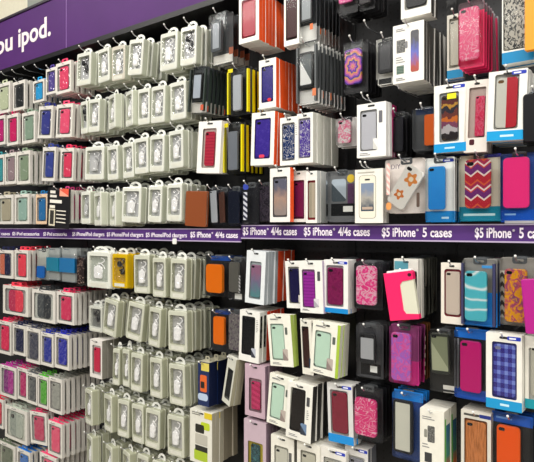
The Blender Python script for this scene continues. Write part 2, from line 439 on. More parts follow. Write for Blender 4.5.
# header sign
def purple(c1, c2, key):
    m, N, L, b = new_mat(key)
    tc = N.new('ShaderNodeTexCoord'); n = N.new('ShaderNodeTexNoise'); n.inputs['Scale'].default_value = 5; n.inputs['Detail'].default_value = 3
    mx = N.new('ShaderNodeMixRGB'); mx.inputs[1].default_value = lin(c1); mx.inputs[2].default_value = lin(c2)
    L.new(tc.outputs['Object'], n.inputs['Vector']); L.new(n.outputs['Fac'], mx.inputs[0]); L.new(mx.outputs[0], b.inputs['Base Color'])
    b.inputs['Roughness'].default_value = .55; b.inputs['Specular IOR Level'].default_value = .25
    return m
hd = empty('header_sign', (0, -HEADP, hz0)); tag(hd, 'long purple header sign with white lowercase lettering above the top pegs', 'sign')
xs = at(66, 20, HEADP).x
for i, (a, b_) in enumerate(((XL, xs - .004), (xs + .004, XR))):
    bm = bmesh.new(); bx(bm, a, b_, 0, HEADP - .0, 0, hz1 - hz0); obj('panel', bm, purple('#47215f', '#54296f', f'header purple {i}'), hd)
bm = bmesh.new(); bx(bm, xs - .004, xs + .004, .0015, .02, 0, hz1 - hz0); obj('joint_strip', bm, solid('#8e6aa8', .3), hd)
bm = bmesh.new(); bx(bm, XL, XR, -.006, HEADP, -.022, 0); obj('bottom_rail', bm, solid('#131114', .4), hd)
bm = bmesh.new(); bx(bm, XL, XR, -.006, .02, hz1 - hz0, hz1 - hz0 + .012); obj('top_rail', bm, solid('#2b2230', .4), hd)
wl = solid('#f3e9ea', .4)
pa, pb = at(18.5, 47, HEADP), at(51, 37, HEADP)
text_mesh('lettering', 'ipod.', wl, hd, pa.x, pb.x, pa.z - hz0, -.001, cap=.104, bold=.022)
pa2, pb2 = at(-12, 57, HEADP), at(12.8, 51, HEADP)
text_mesh('lettering', 'you', wl, hd, pa2.x, pb2.x, pa.z - hz0, -.001, cap=.104, bold=.022)

# price strips
SP = .20
def strip(x0, x1, yt, yb, xr, label, words, tw='#efe6f2'):
    za, zb = at(xr, yt, SP).z, at(xr, yb, SP).z
    r = empty('price_strip', (0, -SP, zb)); tag(r, label, 'price strip')
    bm = bmesh.new(); bx(bm, x0, x1, 0, .006, 0, za - zb); obj('insert', bm, purple('#46286a', '#563478', 'strip' + label[:9]), r)
    bm = bmesh.new(); bx(bm, x0, x1, -.003, .006, -.004, 0); bx(bm, x0, x1, -.002, .006, za - zb, za - zb + .003); obj('channel_lip', bm, solid('#b9aac8', .25), r)
    k = x0 + .1
    while k < x1: part('bracket', solid('#17171a', .5), r, bx, k - .01, k + .01, .006, SP, .004, .016); k += .6
    for s, a, b_, base, cap in words:
        A, B = at(a, base, SP), at(b_, base, SP); L_ = B.x - A.x; m_ = solid(tw, .45)
        if '®' in s:
            s1, s2 = s.split('® '); f1, f2 = (.50, .60) if s2[0] == '5' else (.45, .54)
            text_mesh('lettering', s1, m_, r, A.x, A.x + L_ * f1, A.z - zb, -.0006, cap=cap, bold=.022)
            text_mesh('lettering', '®', m_, r, A.x + L_ * (f1 + .012), A.x + L_ * (f1 + .045), A.z - zb + cap * .6, -.0006, bold=.01)
            text_mesh('lettering', s2, m_, r, A.x + L_ * f2, B.x, A.z - zb, -.0006, cap=cap, bold=.022)
        else:
            text_mesh('lettering', s, m_, r, A.x, B.x, A.z - zb, -.0006, cap=cap, bold=.016)
    return r
xs2 = at(241, 232, SP).x
strip(XL, xs2 - .002, 229.5, 241.2, 240, 'left purple price strip with small white lettering below the charger clamshells',
      [('$5 iPhone® 4/4s cases', 190.5, 238, 237.2, .022), ('$5 iPhone/iPod chargers', 146, 187, 236.8, .018), ('$5 iPhone/iPod chargers', 107, 143.5, 236.2, .018),
       ('$5 iPhone/iPod chargers', 72.5, 104.5, 235.7, .018), ('$5 iPod accessories', 43.5, 67, 235.5, .018), ('$5 iPod accessories', 12.5, 39.5, 235.2, .018), ('$5 iPod cases', -12, 10, 234.9, .018)])
strip(xs2 + .002, XR, 225.9, 237.6, 242, 'right purple price strip with white case prices below the iPhone-size packs'.replace('iPhone-size', 'phone case'),
      [('$5 iPhone® 4/4s cases', 243, 297, 234.6, .027), ('$5 iPhone® 4/4s cases', 304, 370, 235.2, .027), ('$5 iPhone® 5 cases', 382, 452, 236.4, .027), ('$5 iPhone® 5 cases', 475, 551, 237.4, .027)])
tg = empty('hanging_tag', at(174.8, 238, SP + .01)); tag(tg, 'tiny white tag dangling on a string below the left price strip', 'tag')
bm = bmesh.new(); tube(bm, [(0, 0, .012), (.001, 0, -.004)], .001, 5); obj('string', bm, solid('#d8d8d8', .5), tg)
bm = bmesh.new(); slab(bm, rect(-.011, .011, -.024, -.002, .004), -.003, .001, .0008); obj('tag_plate', bm, solid('#ecebe6', .4), tg)

# ================================================================== left bay: small boxes of music player cases
def small(c, tray='#b2b0ae', top=None, two=None, t=.02, frame='#ece9e2', cw=(.24, .76)):
    d = dict(frame=frame, tray=tray, win=(.09, .91, .09, .89), t=t, slot=False, case=(.22, .78, .12, .85, c), wr=.05, side='#dedad3')
    return d
PEG = ['first', 'second', 'third', 'fourth', 'fifth', 'sixth', 'seventh', 'eighth']
ROWU = {4: 'fourth', 3: 'third', 2: 'second', 1: 'first'}
def lb(row, up, peg, px, n, cname, c, tray='#b2b0ae', roll=0, yaw=0, pr=(), cam=True, frame='#e2ded6', t=.015, p=.22, film=True):
    where = f'{PEG[peg]} peg, {PEG[row]} small-box row {"above" if up else "below"} strip'
    sp = small(c, tray, frame=frame, t=t); sp['pr'] = pr; sp['cam'] = cam; sp['crink'] = True; sp['top'] = c if isinstance(c, str) else c[2]
    stack('music_player_case_box', 'boxed case', px, n, carton, sp, f'{cname} case in white box, front of {where}', f'{cname} box on {where}', 'white-edged box', p=p, roll=roll, yaw=yaw, gap=.013, group='boxed music player cases in the small-box rows', size=None)
PINK, RED, BLUE, NAVY, GREY, GRN = '#e0285f', '#d92b4c', '#2b3f9e', '#23265c', '#77787c', '#57b03c'
# above, row 3 = top ... 0 = just above the strip
lb(3, 1, 0, (-3, 10, 83, 113), 3, 'pale green', '#c9d2b0', tray='#e2e4d6')
lb(3, 1, 1, (13, 25, 81, 110), 4, 'black-centred', '#26282a', cam=False)
lb(3, 1, 2, (33, 44, 80, 102), 4, 'sky blue', '#28a3e0')
lb(3, 1, 3, (46, 56, 68, 94), 4, 'violet', '#5a4a9a')
lb(3, 1, 4, (56, 71, 62, 93), 5, 'rose red', '#ee4a72')
lb(2, 1, 0, (-6, 5, 116, 145), 3, 'magenta', '#c81f7a')
lb(2, 1, 1, (7, 18, 114, 145), 4, 'hot pink', '#d8206a')
lb(2, 1, 2, (22, 35, 112, 143), 5, 'sage green', '#8fa893', tray='#dfe5da')
lb(2, 1, 3, (39, 53, 106, 138), 5, 'indigo', '#3a3f93', roll=5)
lb(2, 1, 4, (57, 73, 104, 137), 6, 'coral pink', '#f4587f', roll=4)
lb(1, 1, 0, (-6, 4, 155, 185), 3, 'teal', '#3f9fa8')
lb(1, 1, 1, (5, 16, 153, 184), 4, 'dusty mauve', '#a08a90', tray='#dfe3da')
lb(1, 1, 2, (17, 30, 151, 184), 5, 'moss green', '#8fa287', tray='#dfe6d8')
lb(1, 1, 3, (43, 56, 147, 181), 6, 'cobalt blue', '#39489c', roll=4)
lb(1, 1, 4, (61, 74, 148, 181), 6, 'crimson', '#ea4065', roll=3)
lb(0, 1, 0, (-2, 13, 195, 224), 4, 'beige', '#b8b098', tray='#e2e4d6')
lb(0, 1, 1, (15, 29, 194, 224), 6, 'pale aqua', '#9fc0b4', tray='#e2e6da')
lb(0, 1, 2, (36, 47, 194, 224), 5, 'deep blue', '#2a78b4', frame='#e9c9a8')
lb(0, 1, 3, (61, 71, 190, 223), 6, 'raspberry', '#e0508c')
# below, row 0 = just below the strip
lb(0, 0, 0, (-4, 13, 250, 278), 4, 'orange and navy', ('vsplit', '#d9785c', '#26284a'), cam=False)
lb(0, 0, 1, (15, 28, 250, 280), 6, 'bright red', '#f4485c')
lb(1, 0, 0, (3, 28, 286, 315), 5, 'two-tone red', ('vsplit', '#cc3c60', '#f4485e'), cam=False)
lb(1, 0, 1, (32, 55, 290, 322), 5, 'charcoal', ('vsplit', '#565a5c', '#3a3d40'), cam=False, tray='#d5d8d0')
lb(1, 0, 2, (57, 74, 292, 324), 8, 'cherry', '#e03a66')
lb(2, 0, 0, (-2, 11, 321, 354), 4, 'strawberry red', '#ec3060')
lb(2, 0, 1, (13, 25, 325, 355), 3, 'midnight blue', '#20244c', p=.23)
lb(2, 0, 2, (26, 40, 328, 363), 4, 'slate', '#4a4c5c')
lb(2, 0, 3, (41, 53, 333, 366), 5, 'royal blue', '#2e3aa2')
lb(2, 0, 4, (55, 69, 334, 369), 8, 'ultramarine', '#3236ac')
lb(3, 0, 0, (0, 16, 366, 397), 4, 'purple', ('vsplit', '#8a2a80', '#b83498'), cam=False)
lb(3, 0, 1, (18, 27, 368, 400), 3, 'fuchsia', '#c52a70')
lb(3, 0, 2, (27, 37, 373, 404), 3, 'graphite', '#5e6264')
lb(3, 0, 3, (38, 48, 376, 408), 3, 'lime green', '#58b436')
lb(3, 0, 4, (49, 62, 378, 413), 8, 'stone grey', '#a0a29a')
lb(4, 0, 0, (-8, 3, 398, 427), 3, 'scarlet', '#e03850')
lb(4, 0, 1, (5, 27, 408, 441), 4, 'silver', ('vsplit', '#9aa49a', '#b4bdb0'), tray='#dcded2')
lb(4, 0, 2, (31, 45, 412, 444), 2, 'wine red', '#c83060', roll=-3, yaw=6)
lb(4, 0, 3, (48, 62, 422, 456), 8, 'salmon pink', '#ee4c78')
lb(5, 0, 0, (-2, 15, 443, 476), 4, 'olive grey', '#6a7460', tray='#cfd2c0')
lb(5, 0, 1, (17, 30, 450, 484), 4, 'bright blue', '#2374c8')
lb(5, 0, 2, (40, 56, 455, 490), 8, 'blush pink', '#f05480')

# black information card and the clear bags
def card_sign(root, w, h, t=.006):
    part('card', board('#1b1a1c'), root, slab, rect(-w / 2, w / 2, -h, 0, .003), 0, t, .001)
    pr = [('printed_picture', .55, .95, .80, .99, ('diag', '#e8604a', '#f0a890')), ('headline', .12, .36, .86, .93, '#e6e2d8'), ('headline', .12, .42, .76, .82, '#e6e2d8'), ('headline', .12, .66, .62, .70, '#f0ece2'),
          ('headline', .12, .36, .49, .56, '#eee8d8'), ('picture_frame', .10, .38, .04, .47, '#d8d0b8'), ('phone_picture', .15, .33, .08, .43, '#3a3834')]
    pr += [('text_bar', .44, .86, .42 - k * .095, .445 - k * .095, '#e8e2d4') for k in range(4)]
    prints(root, pr, w, h, 0)
stack('information_card', 'card', (48, 70, 188, 228), 1, card_sign, dict(t=.006), 'black information card with white heading bars and pink corner picture', 'black information card', 'card', p=.24, roll=4)

def bagged(root, w, h, band='#1888b4', t=.016, body='#b8bab8'):
    bm = bmesh.new(); plate(bm, rect(-w / 2, w / 2, -h, 0, .002), t - .001, t); obj('card', bm, board(body), root)
    part('band', solid(band, .3), root, plate, rect(-w / 2, w / 2, -h * .72, -h * .30, .001), .001, t - .0015)
    bm = bmesh.new(); slab(bm, rect(-w / 2, w / 2, -h, 0, .003), 0, t, .002); obj('bag', bm, clear('#f4f6f6', .02, 'bag'), root)
stack('bagged_case', 'bagged case', (35, 46, 249, 280), 2, blister, dict(card='#cfd0c8', case=(.1, .8, .06, .45, '#2a7ad6'), cam=False), 'clear pack with bright blue item, beside the teal-banded bags', 'bright blue item pack', 'clear pack')
stack('bagged_case', 'bagged case', (46, 58, 248, 280), 4, bagged, dict(band='#1a9cc0'), 'clear bag with dark teal band, next to the bright blue item pack', 'dark teal banded bag', 'clear bag with teal band')
stack('bagged_case', 'bagged case', (59, 74, 248, 282), 5, bagged, dict(band='#2090d4'), 'clear bag with mid blue band, next to the beaded dark pack', 'mid blue banded bag', 'clear bag with blue band')
stack('bagged_case', 'bagged case', (75, 84, 256, 286), 3, blister, dict(card='#2a2426', case=(.15, .85, .05, .95, ('dots', '#3a2c2c', '#c8a89a')), cam=False), 'narrow dark pack of reddish beads beside the big white clamshell', 'reddish beaded pack', 'dark beaded pack')

# ================================================================== charger clamshells
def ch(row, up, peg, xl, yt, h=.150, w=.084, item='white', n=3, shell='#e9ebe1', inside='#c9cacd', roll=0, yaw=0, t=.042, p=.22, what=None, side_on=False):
    where = f'{PEG[peg]} peg, {PEG[row]} charger row {"above" if up else "below"} strip'
    it = {'white': 'white charger', 'black': 'black earphones', 'grey': 'grey charger'}[item]
    if side_on: w = .076; yaw -= 16
    roll += rnd.uniform(-2.5, 2.5); yaw += rnd.uniform(-4, 4); yt += rnd.uniform(-.8, .8)
    A = at(xl, yt, p); T = at(xl + 6, yt, p)
    yb = HY - (T.z - h - CAM.z) * F / ((T - CAM).dot(FW)); 
    stack('charger_clamshell', 'clamshell pack', (xl, xl + 12, yt, yb), n, clamshell, dict(shell=shell, inside=inside, item=item, t=t, side='#cfd3c0' if up else '#b3b59c'), what or f'front pale clamshell with {it} on {where}', f'the front one on {where}',  # darker side tone below the strip paints in the dimmer light lower down
          'pale charger clamshell', hlab=f'wire peg hook holding clamshells on {where}', p=p, roll=roll, yaw=yaw, gap=.009, hz=.010, size=(w, h), group='pale clamshell packs in the charger rows')
CUP = [  # row from the top: list of (xl, ytop, extra)
    [(77, 53, dict(item='black', w=.105)), (97, 48, {}), (112, 46, dict(shell='#d9d3c4')), (130, 40, dict(roll=3)), (160, 33, dict(w=.100, p=.225)), (181, 27, dict(item='black', p=.225, w=.082))],
    [(80, 101, dict(item='black', w=.055)), (89, 98, dict(w=.075)), (106, 95, dict(side_on=True)), (123, 91, dict(side_on=True)), (138, 89, dict(w=.068)), (151, 86, {}), (170, 82, {})],
    [(86, 147, dict(item='grey', w=.125)), (107, 145, dict(w=.07)), (122, 142, dict(w=.07)), (134, 138, {}), (150, 135, {}), (168, 131, dict(w=.082))],
    [(81, 192, dict(item='grey', w=.066)), (92, 192, dict(side_on=True)), (107, 192, dict(side_on=True)), (123, 187, dict(w=.112, roll=4)), (149, 186, dict(w=.075, roll=2)), (167, 184, dict(w=.082))]]
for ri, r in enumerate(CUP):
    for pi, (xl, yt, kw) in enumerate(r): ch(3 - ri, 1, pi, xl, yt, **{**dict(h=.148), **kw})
DN = [
    [(134, 255, dict(w=.09)), (152, 257, dict(w=.078)), (171, 258, dict(w=.082, n=4))],
    [(104, 300, dict(roll=9, w=.10)), (129, 303, dict(roll=6, w=.095)), (149, 308, dict(roll=2, w=.072)), (168, 310, dict(w=.10, n=4))],
    [(113, 349, dict(w=.042)), (122, 350, dict(w=.045)), (131, 354, dict(w=.07)), (149, 359, dict(w=.075)), (168, 364, dict(w=.092, n=4))],
    [(83, 390, dict(side_on=True)), (102, 395, dict(side_on=True)), (118, 401, dict(w=.068)), (131, 404, dict(w=.075)), (146, 410, dict(w=.08)), (167, 415, dict(w=.09, n=4))],
    [(84, 436, dict(side_on=True)), (103, 445, dict(side_on=True)), (120, 451, dict(side_on=True)), (137, 456, dict(w=.068)), (152, 462, dict(w=.07)), (169, 466, dict(w=.085))]]
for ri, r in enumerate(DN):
    for pi, (xl, yt, kw) in enumerate(r): ch(ri, 0, pi, xl, yt, **{**dict(h=.158, shell='#d4d6c4', inside='#b9bab8'), **kw})  # darker shell and backing: downward fade of the light put into the colours
stack('charger_clamshell', 'clamshell pack', (87, 110, 252, 288), 2, clamshell, dict(shell='#eceee4', inside='#b9bfb4', item='white', t=.03), 'big bright white clamshell at the front, just left of the yellow clamshell', 'big bright white clamshell', 'white clamshell', hz=.010, p=.225)
stack('charger_clamshell', 'clamshell pack', (112, 127, 254, 288), 3, clamshell, dict(shell='#dcb50c', inside='#c9a21a', item='black', t=.04), 'only yellow clamshell, hanging just below the left price strip', 'yellow clamshell', 'yellow clamshell', hz=.010)
stack('boxed_accessory', 'boxed accessory', (90, 102, 340, 378), 3, carton, dict(frame='#e9e4de', side='#8d8a80', tray='#efe6e4', win=(.2, .9, .1, .86), case=(.3, .8, .16, .8, '#e23a5e'), t=.03), 'white box with pink-red item and pink hanger beside pale clamshells', 'pink-hangered white box', 'grey-sided box',)
stack('boxed_accessory', 'boxed accessory', (89, 102, 306, 332), 2, clamshell, dict(shell='#d8dad0', inside='#7d7f7c', item='black', t=.03), 'pale clamshell with black earphones behind the leaning pale clamshells', 'small earphone clamshell', 'pale earphone clamshell', hz=.010, p=.19)

# ================================================================== phone cases, middle and right bays
def C(px, n, spec, desc, short, bd, **k):
    cat = 'boxed case'; stack('boxed_phone_case', cat, px, n, carton, spec, desc, short, bd, **k)
def B(px, n, spec, desc, short, bd, **k):
    stack('blister_phone_case', 'blister pack', px, n, blister, spec, desc, short, bd, **k)
def lines(*q, c='#77777a'): return ('printed_lines',) + q + (c,)
ORANGE = '#ff5c22'
# -- top rows, dark middle bay
B((208, 228, 12, 62), 4, dict(card='#3a3d40', t=.03, case=(.12, .64, .22, .86, '#54595e'), face=('#b4b9c0', .2, 1.2), nm='product', cam=False, pr=[('white_panel', .02, .98, .01, .19, '#e8e5dd'), ('product_top', .2, .6, .80, .98, '#b9bec0'), ('orange_dot', .8, 1.0, .16, .30, '#b96a4c')]),
  'clear pack with silver-grey phone holder, topmost dark pack beside orange-edged boxes', 'topmost silver phone pack', 'grey clear pack')
C((239, 259, -6, 42), 8, dict(side=ORANGE, case=(.16, .80, .13, .86, ('stripes', '#c4344c', '#b82c46')), win=(.13, .84, .10, .90), tray='#c4344c', t=.018, cam=False), 'white box with red case and orange sides at the top row', 'topmost red-cased orange-edged box', 'orange-edged white box')
C((284, 299, -8, 45), 2, dict(case=(.15, .85, .14, .9, '#4a1d22'), win=(.12, .88, .1, .94), tray='#4a1d22'), 'white box with dark brown case at the top row', 'topmost dark brown case box', 'white box')
B((299, 313, -14, 40), 7, dict(card='#4a4c50', t=.024, case=(.1, .9, .34, .98, '#2a2b2e'), face=('#aab0b4', .12, 1.5), cam=False, pr=[('white_panel', .02, .98, .02, .32, '#ecebe6')], front=[('orange_dot', .78, .99, .17, .28, '#d8703c')]), 'clear pack with grey phone and white panel at the top row, beside the brown case', 'topmost white-panelled clear pack', 'clear grey pack')
B((336, 355, -36, 12), 5, dict(card='#17161a', t=.02, case=(.12, .84, .2, .95, ('dots', '#e85aa0', '#f0b0d0'))), 'dark pack with pink speckled case cut by the top edge', 'topmost pink speckled case', 'dark clear pack')
B((357, 372, -38, 8), 5, dict(card='#1d1c20', t=.02, case=(.12, .88, .1, .9, '#3a3438')), 'dark pack hanging at the top, right of the pink speckled case', 'topmost plain dark pack', 'dark pack')
# -- row 3
B((190, 206, 66, 112), 6, dict(card='#3a3f42', t=.022, case=(.2, .82, .26, .86, '#17181b'), face=('#c4ccd8', .14, 1.2), nm='product', cam=False, pr=[('white_panel', .02, .98, .01, .24, '#e6e3dc')], front=[('orange_dot', .82, 1.0, .04, .16, '#c05a40')], edge='#2f3a36'),
  'clear pack with pale grey phone and white foot above the red angled box', 'pale grey phone pack', 'grey clear pack', roll=5)
YEL = dict(card='#15161a', t=.024, case=(.26, .66, .08, .84, '#c9ced6'), nm='product', cam=False, edge='#e0d400', front=[('yellow_dot', .05, .28, .91, .99, '#dccd10')])
B((227, 248, 67, 114), 5, YEL, 'yellow-edged black pack with white phone in the upper of two rows', 'upper yellow-edged pack', 'yellow-edged black pack')
B((223, 242, 122, 173), 5, {**YEL, 'case': (.24, .74, .06, .82, '#8d929c')}, 'yellow-edged black pack with grey phone in the lower of two rows', 'lower yellow-edged pack', 'yellow-edged black pack')
C((259, 276, 59, 108), 8, dict(side=ORANGE, case=(.17, .80, .16, .84, ('floral', '#3a3194', '#3a3194', '#4a3aa8')), win=(.14, .84, .12, .86), tray='#3a3194', pr=[('red_dot', .5, .72, .13, .2, '#d8303c', .1)]), 'orange-edged white box with purple-blue case and red dot, third row above strip', 'upper purple-blue orange-edged box', 'orange-edged white box')
B((296, 316, 42, 103), 8, dict(card='#4a4d4e', t=.022, case=(.12, .84, .26, .84, '#1d1e20'), face=(('diag', '#5a6264', '#f4f4f2'), .12, 1.3), cam=True, pr=[('white_panel', .0, 1, .0, .24, '#ecebe8'), ('white_panel', .0, 1, .86, 1, '#e0e0dc')], front=[('orange_dot', .82, 1.0, .10, .22, '#d07850')], edge='#54585a'), 'clear pack with silver phone and orange dot below the brown case box', 'silver phone clear pack', 'grey clear pack')  # white diagonal on the dark screen is a painted reflection
B((342, 365, 40, 92), 5, dict(card='#141318', t=.022, case=(.10, .82, .16, .84, ('mandala', '#a64cc8', '#e87a9c', '#5a3aa8'))), 'black pack with purple mandala case in the third row', 'purple mandala case', 'black clear pack', yaw=0)
B((375, 395, 37, 83), 2, dict(card='#dedcd6', t=.02, case=(.12, .88, .22, .92, '#26262a'), face=('#4e4e52', .16, 1.4), pr=[('dark_foot', .06, .7, .02, .14, '#17171a'), ('barcode', .72, .96, .03, .14, '#f4f4f0')]), 'ornate white-framed pack with black device beside tall white phone-picture box', 'white-framed black device pack', 'white-framed pack')
PICS = [('phone_picture', .12, .40, .52, .74, ('phone', '#5a5a58', '#2e2e30', '#8a8a86')), ('arrow_picture', .40, .48, .58, .70, '#77777a', .03), ('device_picture', .12, .36, .16, .30, ('edge_stripes', '#3a5a4a', '#6b7b70')), ('colour_picture', .58, .84, .16, .86, ('blend', '#4a4a50', '#a84a3c', '#5a62b8'), .06), lines(.1, .42, .34, .46), lines(.1, .5, .88, .94), lines(.1, .5, .04, .1)]
C((393, 424, 23, 82), 7, dict(frame='#f3f1ea', side='#4a4844', win=None, slot=False, pr=PICS, t=.02), 'tall white box with phone pictures and dark edges in the third row', 'tall white phone-picture box', 'white dark-edged box', back=(carton, dict(frame='#e8e6e0', side='#c9c6c0', win=None, slot=False, t=.012), 'thin pale box', 'boxed_phone_case', 'boxed case'), backn=2)
C((401, 431, -46, 16), 3, dict(frame='#efede6', side='#3a3836', case=(.16, .84, .16, .88, '#3a393c'), win=(.12, .88, .13, .92), tray='#d8d6d0'), 'white box with charcoal case cut by the top edge above phone-picture box', 'topmost charcoal case box', 'dark-edged white box')
C((447, 463, 14, 78), 2, dict(frame='#dcd8cc', side='#9a978e', case=(.18, .84, .2, .9, '#cfcabd'), win=(.14, .88, .16, .94), tray='#c9c4b6', pr=[('blue_band', 0, 1, 0, .13, '#1d86b8')]), 'pale box with cream case and blue foot behind the pink patterned blister', 'cream case box', 'pale box', p=.17)
B((457, 482, 0, 66), 4, dict(card='#ea1f60', t=.022, case=(.08, .86, .10, .90, ('swirl', '#f25a8c', '#f8b4c8')), pr=[('top_panel', 0, 1, .86, 1, '#6a5a60')]), 'pink swirl-patterned case in pink blister pack at the top row', 'pink swirl-patterned blister', 'pink-edged blister pack', p=.235, back=(blister, dict(card='#8a8488', t=.02, case=None, edge='#d42a5c'), 'grey and pink blister pack', 'blister_phone_case', 'blister pack'), backn=3)
C((502, 534, -20, 62), 3, dict(frame='#ecebe4', win=(.04, .80, .16, .98), tray='#e6e4dc', case=(.06, .78, .17, .96, ('leopard', '#c4beb4', '#1f1f21', '#a8a298')), pr=[('blue_band', 0, 1, 0, .14, '#1c86bc')]), 'leopard print case in white box with blue foot at the top', 'leopard print case box', 'white box with blue foot')
def wallet(root, w, h, c='#ff0000', t=.016, inner='#d8d2c4', open_=0):
    part('cover', solid(c, .42), root, slab, rect(-w / 2, w / 2, -h, 0, w * .07, 4), 0, t * .34, .0016)
    part('phone_tray', solid(inner, .4), root, slab, rect(-w * .46, w * .47, -h * .985, -h * .015, w * .08, 4), t * .36, t * .66, .001)
    part('back_cover', solid(c, .42), root, slab, rect(-w / 2, w / 2, -h, 0, w * .07, 4), t * .68, t, .0014)
    part('spine', solid(c, .42), root, slab, rect(-w / 2 - .001, -w / 2 + .003, -h * .99, -h * .01, .001), .001, t - .001, .0006)
stack('wallet_case', 'wallet case', (525, 548, -14, 49), 1, wallet, dict(c='#f09a1c', t=.016), 'orange-yellow wallet case beside the leopard print case', 'orange-yellow wallet case', 'wallet', p=.25, hp=-.026)
# -- row 2
C((199, 222, 121, 173), 2, dict(frame='#f3f1ec', side='#ece8e0', case=(.30, .72, .14, .80, ('stripes', '#d83a55', '#c42c4c')), win=(.2, .8, .10, .86), tray='#e6d2cc', t=.024), 'white box with red-pink case beside the lower yellow-edged pack', 'red-pink case white box', 'white box', roll=4, p=.235)
C((252, 275, 112, 165), 3, dict(side=ORANGE, case=(.17, .80, .15, .86, ('floral', '#4a32b0', '#4a32b0', '#5a42c0')), win=(.14, .84, .12, .88), tray='#4a32b0', pr=[('red_dot', .36, .6, .14, .2, '#d8405c', .1)]), 'orange-edged white box with purple case, second row above strip', 'lower purple orange-edged box', 'orange-edged white box', back=(carton, dict(side='#e6e2d6', t=.018, win=None), 'white-sided box', 'boxed_phone_case', 'boxed case'), backn=3, roll=2)
C((280, 298, 117, 165), 2, dict(case=(.14, .78, .12, .84, ('swirl', '#25407c', '#e8e6ee')), win=(.11, .82, .09, .88), tray='#e4e2e4', pr=[lines(.86, .96, .6, .85)]), 'white box with navy swirl case left of the violet swirl case', 'navy swirl case box', 'white box', p=.225)
C((297, 313, 113, 163), 7, dict(case=(.14, .80, .12, .86, ('swirl', '#6248b4', '#ece8f4')), win=(.11, .84, .10, .90), tray='#e4e0ec', side='#dfe0d4', t=.022), 'white box with violet swirl case right of the navy swirl case', 'violet swirl case box', 'pale-edged white box')
B((335, 354, 117, 146), 3, dict(card='#d9d8d6', t=.02, case=(.14, .8, .1, .9, ('floral', '#e6e2e2', '#e85a8c', '#f0b0c4'))), 'small white pack with pink flower case hanging behind the silver phone pack', 'pink flower white pack', 'white clear pack', p=.18)
C((357, 386, 103, 157), 2, dict(frame='#f4f3f0', case=(.14, .66, .14, .84, '#dedee8'), win=(.11, .70, .12, .88), tray='#dedee2', pr=[('phone_picture', .56, .72, .14, .34, ('diag', '#e8e8e6', '#d0d0cc'), .02), ('phone_picture', .76, .88, .62, .84, '#6a6a70', .02), lines(.1, .6, .03, .09)]), 'white box with lavender-grey case in the second row above strip', 'lavender-grey case box', 'white box', back=(carton, dict(frame='#e8dfe4', side='#c02a74', t=.02, win=None), 'magenta-edged white box', 'boxed_phone_case', 'boxed case'), backn=2, hz=.004)
B((390, 404, 112, 156), 4, dict(card='#131318', t=.022, case=(.1, .9, .1, .9, '#1e1d26')), 'black pack between the lavender-grey case box and the black-orange pack', 'plain black blister', 'black blister pack', p=.17)
B((411, 437, 107, 150), 4, dict(card='#34363a', t=.02, case=(.5, .98, .10, .82, '#e0661c'), cam=False, pr=[('navy_header', .1, .9, .86, .99, '#1c2a48')]), 'charcoal pack with orange panel beside the multicoloured banded case', 'charcoal and orange pack', 'charcoal pack')
LOGO = [('logo_tab', .60, .97, .925, .975, '#2a3cb0', .03), ('logo_mark', .65, .84, .938, .960, '#e8ecf8', .01)]
C((434, 466, 84, 152), 3, dict(frame='#f2f0e8', case=(.22, .74, .18, .84, ('bands', '#000000', '#000000')), win=(.17, .79, .15, .88), tray='#d0d4d8', pr=LOGO + [('blue_band', 0, 1, 0, .13, '#1d94d4'), ('small_print', .34, .66, .05, .075, '#bfe0f0'), ('yellow_sticker', .42, .70, .78, .86, '#e8e02a')]), 'multicoloured banded case in white box with blue foot and yellow sticker', 'multicoloured banded case box', 'white box with blue foot', back=(carton, dict(frame='#2a3cb0', side='#c8ccd8', win=None, t=.016), 'blue-topped pale box', 'boxed_phone_case', 'boxed case'), backn=3)
C((466, 489, 80, 152), 3, dict(frame='#e9e0d8', side='#d8cfc6', case=(.44, .86, .22, .78, ('floral', '#e0305e', '#e86a8c', '#c42850')), win=(.16, .90, .2, .9), tray='#d8bfb8', pr=[('dark_mark', .24, .46, .10, .18, '#4a2028', .06)]), 'white box with narrow pink-red case left of the red and white case', 'narrow pink-red case box', 'white box', roll=2)
C((489, 528, 70, 140), 6, dict(frame='#f0efe9', case=(.20, .76, .18, .90, ('vsplit', '#e6e4dc', '#d0283c')), win=(.17, .80, .16, .95), tray='#d8d8d4', cut='#7a5a38', pr=[('blue_band', 0, 1, 0, .14, '#209cd8'), ('small_print', .35, .7, .05, .08, '#c4e4f2')] + LOGO, t=.02), 'half white half red case in white box with blue foot', 'half white half red case box', 'white box with blue foot', p=.235, roll=2)
B((521, 548, 91, 143), 2, dict(card='#141416', t=.024, case=(.06, .94, .04, .97, '#1a1a1d'), cam=False, lid=False, nm='black_device'), 'black device pack cut by the picture edge beside the red and white case', 'black device pack', 'black pack', p=.24)
